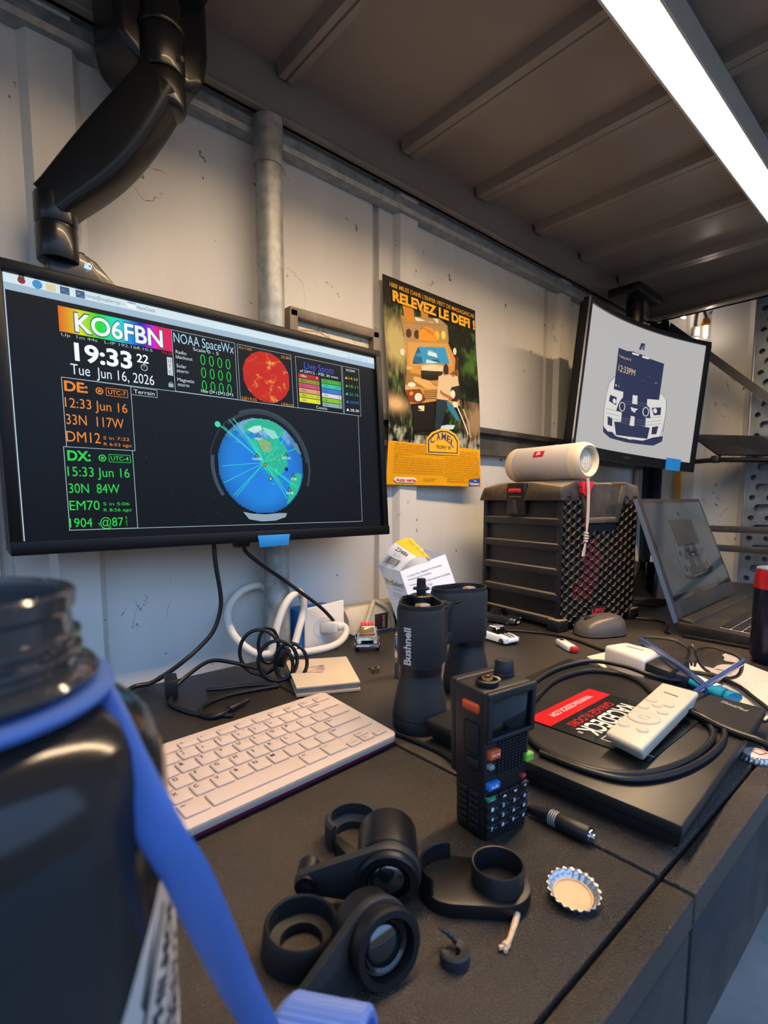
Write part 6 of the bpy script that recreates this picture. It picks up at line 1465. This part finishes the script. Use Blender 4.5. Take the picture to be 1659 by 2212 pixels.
# safety glasses: lens front stands on its rim, arms folded forward and crossing
gl_m = mat('dark_glasses_frame', '#3b3229', .35, coat=.3); gl_t = mat('blue_clear_arm', (.16, .26, .62, 1), .08, trans=.75, coat=.5)
GL = thing('safety_glasses', 'safety glasses with translucent blue arms crossed, standing on the papers', 'glasses', (.81, .255, .905))
GA, GB = V((.8060, .3230, .9440)), V((.7960, .1880, .9440))       # left and right ends of the brow
def gp(t, h): # t along the front, h up
    p_ = GA.lerp(GB, t); bow = .016 * (1 - (2 * t - 1) ** 2); return V((p_.x + bow + .012 * (1 - h), p_.y, .9065 + .0385 * h))
def outline(t0, t1): return [gp(t0, .92), gp(t0 + (t1 - t0) * .30, 1.03), gp(t0 + (t1 - t0) * .7, 1.02), gp(t1, .78), gp(t1 - .01, .42), gp(t1 - (t1 - t0) * .22, .06), gp(t0 + (t1 - t0) * .35, .0), gp(t0 + .02, .32)]
L1, L2 = outline(.02, .46), [gp(1 - q_[0], q_[1]) for q_ in ((.02, .92), (.152, 1.03), (.328, 1.02), (.46, .78), (.45, .42), (.363, .06), (.174, .0), (.04, .32))]
mb = MB()
for o_ in (L1, L2): mb.tube(o_, .0024, 8, cyc=True, sm=5)
mb.tube([gp(.45, .80), gp(.5, .90), gp(.55, .80)], .0032, 8); mb.tube([gp(.44, .42), gp(.47, .30), gp(.485, .12)], .0018, 8); mb.tube([gp(.56, .42), gp(.53, .30), gp(.515, .12)], .0018, 8); mb.build('frame', gl_m, GL, world=True)
for o_ in (L1, L2):
    P_ = spline(o_, 4, True); c_ = sum(P_, V((0, 0, 0))) / len(P_); mb = MB(); n = len(P_); mb.add([tuple(p_) for p_ in P_] + [tuple(c_)], [(i, (i + 1) % n, n) for i in range(n)]); l_ = mb.build('lens', mat('clear_lens_glass', (.80, .80, .82, 1), .03, trans=1.0, ior=1.06), GL, world=True); l_.modifiers.new('t', 'SOLIDIFY').thickness = .0015
for pts_, lb in (([(.8065, .3240, .9400), (.790, .306, .9400), (.755, .268, .9375), (.715, .226, .9335), (.690, .200, .9300), (.672, .192, .9290)], 'left'), ([(.7955, .1870, .9400), (.770, .1870, .9400), (.725, .1895, .9385), (.680, .1930, .9360), (.645, .1960, .9330), (.622, .1985, .9310)], 'right')):
    mb = MB(); mb.tube(pts_, (.0016, .0048), 12, flat=(0, 0, 1)); mb.build('arm', gl_t, GL, world=True, ang=60)

# ================================================================== OPEN LAPTOP
ol_m = mat('dark_laptop_plastic', '#23211f', .4, var=.12, dust='#5a4c3e', dscale=15, damt=.35); ol_e = mat('laptop_edge_metal', '#6f7f98', .35, .6)
OLP = thing('open_laptop', 'open dark laptop with a dim dark screen at the far right of the bench', 'laptop', (1.24, .25, .9))
BLl, BRl, TLl, TRl = V((1.040, .3505, .925)), V((1.445, .362, .925)), V((1.080, .452, 1.152)), V((1.4688, .46304, 1.152))
nl = (BRl - BLl).cross(TLl - BLl).normalized(); nl = -nl if nl.y > 0 else nl
mb = MB(); bk = -nl * .0075; mb.hexa([BLl, BRl, BRl + bk, BLl + bk, TLl, TRl, TRl + bk, TLl + bk], .0012); LS = mb.build('lid', ol_m, OLP, world=True)
mb = MB(); ex = (BLl - BRl).normalized() * .0012; mb.hexa([BLl + ex, BLl - ex * .2, BLl - ex * .2 + bk, BLl + ex + bk, TLl + ex, TLl - ex * .2, TLl - ex * .2 + bk, TLl + ex + bk]); lab(mb.build('edge_strip', ol_e, OLP, world=True), 'pale blue grey edge of the lid')
def lp(u, v, l=0): return TLl.lerp(TRl, u).lerp(BLl.lerp(BRl, u), v) + nl * (.0004 + .00012 * l)
mb = MB(); c4 = [lp(.03, .035), lp(.97, .035), lp(.97, .855), lp(.03, .855)]; mb.add([tuple(p_) for p_ in c4] + [tuple(p_ - nl * .0003) for p_ in c4], [(0, 1, 2, 3), (7, 6, 5, 4), (0, 4, 5, 1), (1, 5, 6, 2), (2, 6, 7, 3), (3, 7, 4, 0)]); S3 = mb.build('screen', mat('glossy_screen', '#06080a', .06, spec=.8), OLP, world=True)
g = SG(); car_graphic(g, '#29343b', '#07080a', '#303b42', None, '#2b363d')
g.build('display_picture', lambda u, v, l: lp(.03 + .94 * u, .035 + .82 * v, l + 2), DIM_GFX, S3, world=True)
FLl, FRl = V((1.030, .112, .9165)), V((1.435, .108, .9165)); up_ = V((0, 0, .018))
mb = MB(); mb.hexa([FLl - up_ * .7, FRl - up_ * .7, BRl - up_ * 1.1, BLl - up_ * 1.1, FLl, FRl, BRl, BLl], .002); DK_ = mb.build('base', ol_m, OLP, world=True)
def dp(u, v, h=0): return BLl.lerp(BRl, u).lerp(FLl.lerp(FRl, u), v) + V((0, 0, h))
mb = MB(); q_ = [dp(.06, .26, .0003), dp(.94, .26, .0003), dp(.94, .70, .0003), dp(.06, .70, .0003)]; mb.hexa([p_ - V((0, 0, .001)) for p_ in q_] + q_); lab(mb.build('key_bed', mat('glowing_bed', '#b9a3a6', .5, emit=.25), OLP, world=True), 'pale glowing bed between the keys')  # pale plate with a weak emission between the keys
mb = MB(); mb.hexa([dp(.02, .02, .0), dp(.98, .02, .0), dp(.98, .10, .0), dp(.02, .10, .0), dp(.02, .01, .006), dp(.98, .01, .006), dp(.98, .09, .004), dp(.02, .09, .004)], .001); mb.build('hinge_cover', ol_m, OLP, world=True)
kk = None
for r_ in range(6):
    for c_ in range(14):
        u, v = .065 + c_ * .0625, .265 + r_ * .0725
        if kk is None:
            mb = MB(); a_, b_ = dp(.0, .0), dp(.056, .063); w3 = (dp(.0555, 0) - dp(0, 0)).length; h3 = (dp(0, .061) - dp(0, 0)).length; mb.box((w3 / 2, -h3 / 2, .0012), (w3, h3, .0024), .0006); kk = mb.build('key', blk, OLP); o = kk
        else: o = kk.copy(); COL.objects.link(o); o.parent = OLP
        o.location = dp(u, v, .0003) - V(OLP.location)
mb = MB(); mb.box((1.23, .23, .9030), (.40, .22, .006), .002); mb.build('cooling_foot', blk, OLP, world=True)

# ================================================================== DRINK CAN, TUMBLER WITH PENS
CN = thing('drink_can', 'tall dark drink can with a red top band at the right edge of the photo', 'can', (.9720, .1930, .9))
mb = MB(); mb.lathe([(0, .003), (.021, .0), (.0245, .003), (.0285, .012), (.0285, .118)], n=48); lab(mb.build('body', mat('dark_blue_can', '#23263c', .25, .55, var=.35, vscale=25), CN), 'dark blue lower body')
mb = MB(); mb.lathe([(.0286, .116), (.0286, .132), (.0268, .142), (.0262, .1445)], n=48); lab(mb.build('shoulder', mat('red_can_band', '#b3222c', .3, .4), CN), 'red band below the rim')
mb = MB(); mb.lathe([(.0262, .1445), (.0268, .1465), (.0262, .1475), (.0250, .1470), (.0240, .1425), (0, .1420)], n=48); mb.build('rim', galv, CN)
def cmap(u, v, l): a = R(200) + u / .0287; return V((.0289 * cos(a), .0289 * sin(a), .045 - v)) + V((0, 0, .0 * l))
g = Gfx(); g.raster(.0, .0, .024, .028, 8, 2, lambda i, j: lin('#c9cad2')); g.l = 0
g.build('price_label', cmap, INK_MATT, CN)
TU = thing('steel_tumbler', 'polished steel tumbler holding pens between the ribbed box and the open laptop', 'tumbler', (1.392, .552, .9))
mb = MB(); mb.lathe([(0, .0), (.026, .0), (.028, .003), (.032, .095), (.0305, .095), (.027, .006), (0, .005)], n=36); mb.build('cup', mat('smoked_steel', '#6a6f78', .1, 1), TU)
for i, (dx, dy, h_, c) in enumerate(((-.018, .012, .135, '#b9bcc0'), (.004, -.010, .128, '#d98a42'), (.016, -.004, .120, '#e9e3d8'), (-.008, -.014, .118, '#a7bcd6'))):
    mb = MB(); mb.tube([(dx * .4, dy * .4, .008), (dx * 1.6, dy * 1.6, h_)], .0040, 10, sm=1); mb.cyl((dx * 1.6, dy * 1.6, h_), (dx * 1.68, dy * 1.68, h_ + .012), .0038, .0015, 10)
    o = mb.build('pen', mat('pen_barrel_%s' % c[1:], c, .3)); o.location = (1.392, .552, .9)
    tag(o, ('silver', 'orange', 'cream', 'pale blue')[i] + ' pen standing in the polished steel tumbler', 'pen', 'pens in the steel tumbler')
CH = MB()
for k_ in range(6):
    rr = random.Random(k_); y0 = .50 + .02 * k_
    P_ = [(1.16 + .015 * k_, .60 - .012 * k_, .904 + .004 * (k_ % 3)), (1.20 + .02 * k_, .56 + .01 * rr.random(), .906 + .004 * (k_ % 2)), (1.24 + .02 * k_, .52 - .02 * rr.random(), .908), (1.27 + .02 * k_, .47, .905)]
    o = MB(); o.tube(P_, .0026, 8)
    tag(o.build('tangled_lead', cable_blk), 'one of the thin black leads tangled beside the tumbler behind the open laptop', 'cable', 'tangled leads behind the open laptop')
cable('front_lead', 'thin black lead curving from under the ribbed box to the open laptop base', [(1.12, .46, .9028), (1.13, .43, .9028), (1.12, .40, .9028), (1.085, .385, .9028), (1.05, .375, .9028), (1.035, .362, .903)], .0024)

# ================================================================== RIGHT END: LAMPS, STRAP, TRAY
amber = mat('amber_socket', '#c77a1e', .35, coat=.3); glow = bpy.data.materials.new('lit_bulb'); glow.use_nodes = True
b = glow.node_tree.nodes['Principled BSDF']; b.inputs['Emission Color'].default_value = (1, .84, .70, 1); b.inputs['Emission Strength'].default_value = 28
for label, p_, d_ in (('lit bulb in an amber holder hanging lower near the end wall', (1.970, .632, 1.738), (.02, -.01, -1)), ('lit bulb just under the shelf end, higher and left of the other', (1.960, .738, 1.800), (.15, -.55, -.62))):
    t = thing('hanging_bulb', label, 'bulb', p_); d_ = V(d_).normalized(); p_ = V(p_)
    mb = MB(); mb.lathe([(0, 0), (.008, .001), (.013, .010), (.014, .020), (.010, .026), (0, .027)], p_, d_, n=22); mb.build('holder', amber, t, world=True)
    mb = MB(); mb.lathe([(0, .026), (.0055, .026), (.0065, .034), (.0060, .056), (.0030, .064), (0, .065)], p_, d_, n=20); mb.build('bulb', glow, t, world=True)
    mb = MB(); mb.tube([p_ - d_ * .002, p_ - d_ * .03 + V((.02, .02, .01)), p_ + V((.055, .05, .05)), p_ + V((.070, .09, .06))], .004, 8); mb.build('lead', cable_blk, t, world=True)
IN = thing('white_connector', 'stubby white connector hanging just left of the lower lit bulb', 'connector', (1.985, .672, 1.655))
mb = MB(); mb.cyl((1.985, .668, 1.690), (1.985, .668, 1.720), .0135, n=24, bev=.003); mb.cyl((1.985, .668, 1.655), (1.985, .668, 1.685), .0130, n=24, bev=.003); mb.build('sleeve', white_pl, IN, world=True)
mb = MB(); mb.tube([(1.985, .668, 1.720), (1.990, .668, 1.76), (2.0, .655, 1.80), (2.02, .62, 1.83)], .006, 8); mb.build('lead', mat('grey_lead', '#57534c', .6), IN, world=True)
ST = MB(); ST.box((2.012, .704, 1.19), (.003, .020, .16), .0006); tag(ST.build('yellow_strap', mat('amber_webbing', '#c98a22', .7, var=.1, vscale=80)), 'short yellow webbing strap hanging behind the open laptop', 'strap')
TY = thing('mesh_tray', 'black mesh tray slanting out from the rack end beside the curved monitor', 'tray', (1.88, .52, 1.25))
q_ = [V((1.830, .615, 1.350)), V((1.977, .4425, 1.340)), V((1.827, .405, 1.273)), V((1.835, .535, 1.282))]; nn = (q_[1] - q_[0]).cross(q_[3] - q_[0]).normalized(); nn = -nn if nn.z < 0 else nn
mb = MB(); mb.hexa(q_ + [p_ + nn * .006 for p_ in q_], .001); PNL = mb.build('panel', mat('black_tray_steel', '#232427', .45, .2, var=.2), TY, world=True)
mb = MB()
for i in range(1, 12):
    a_, b_ = q_[0].lerp(q_[1], i / 12) - nn * .0005, q_[3].lerp(q_[2], i / 12) - nn * .0005; mb.cyl(a_, b_, .0011, n=6)
    a_, b_ = q_[0].lerp(q_[3], i / 12) - nn * .0005, q_[1].lerp(q_[2], i / 12) - nn * .0005; mb.cyl(a_, b_, .0011, n=6)
mb.build('wire_mesh', mat('grey_wire', '#4a4b4d', .4, .5), TY, world=True)
mb = MB(); mb.tube([q_[3] + V((.02, .10, -.016)), q_[3] + V((0, .0, -.012)), q_[2] + V((0, -.04, -.014))], .0075, 12, sm=2); mb.build('support_tube', post_m, TY, world=True)
for y_, z_ in ((.415, 1.262), (.54, 1.272)):
    mb = MB(); mb.box((1.838, y_, z_), (.024, .022, .022), .003); mb.build('clamp', blk, TY, world=True)
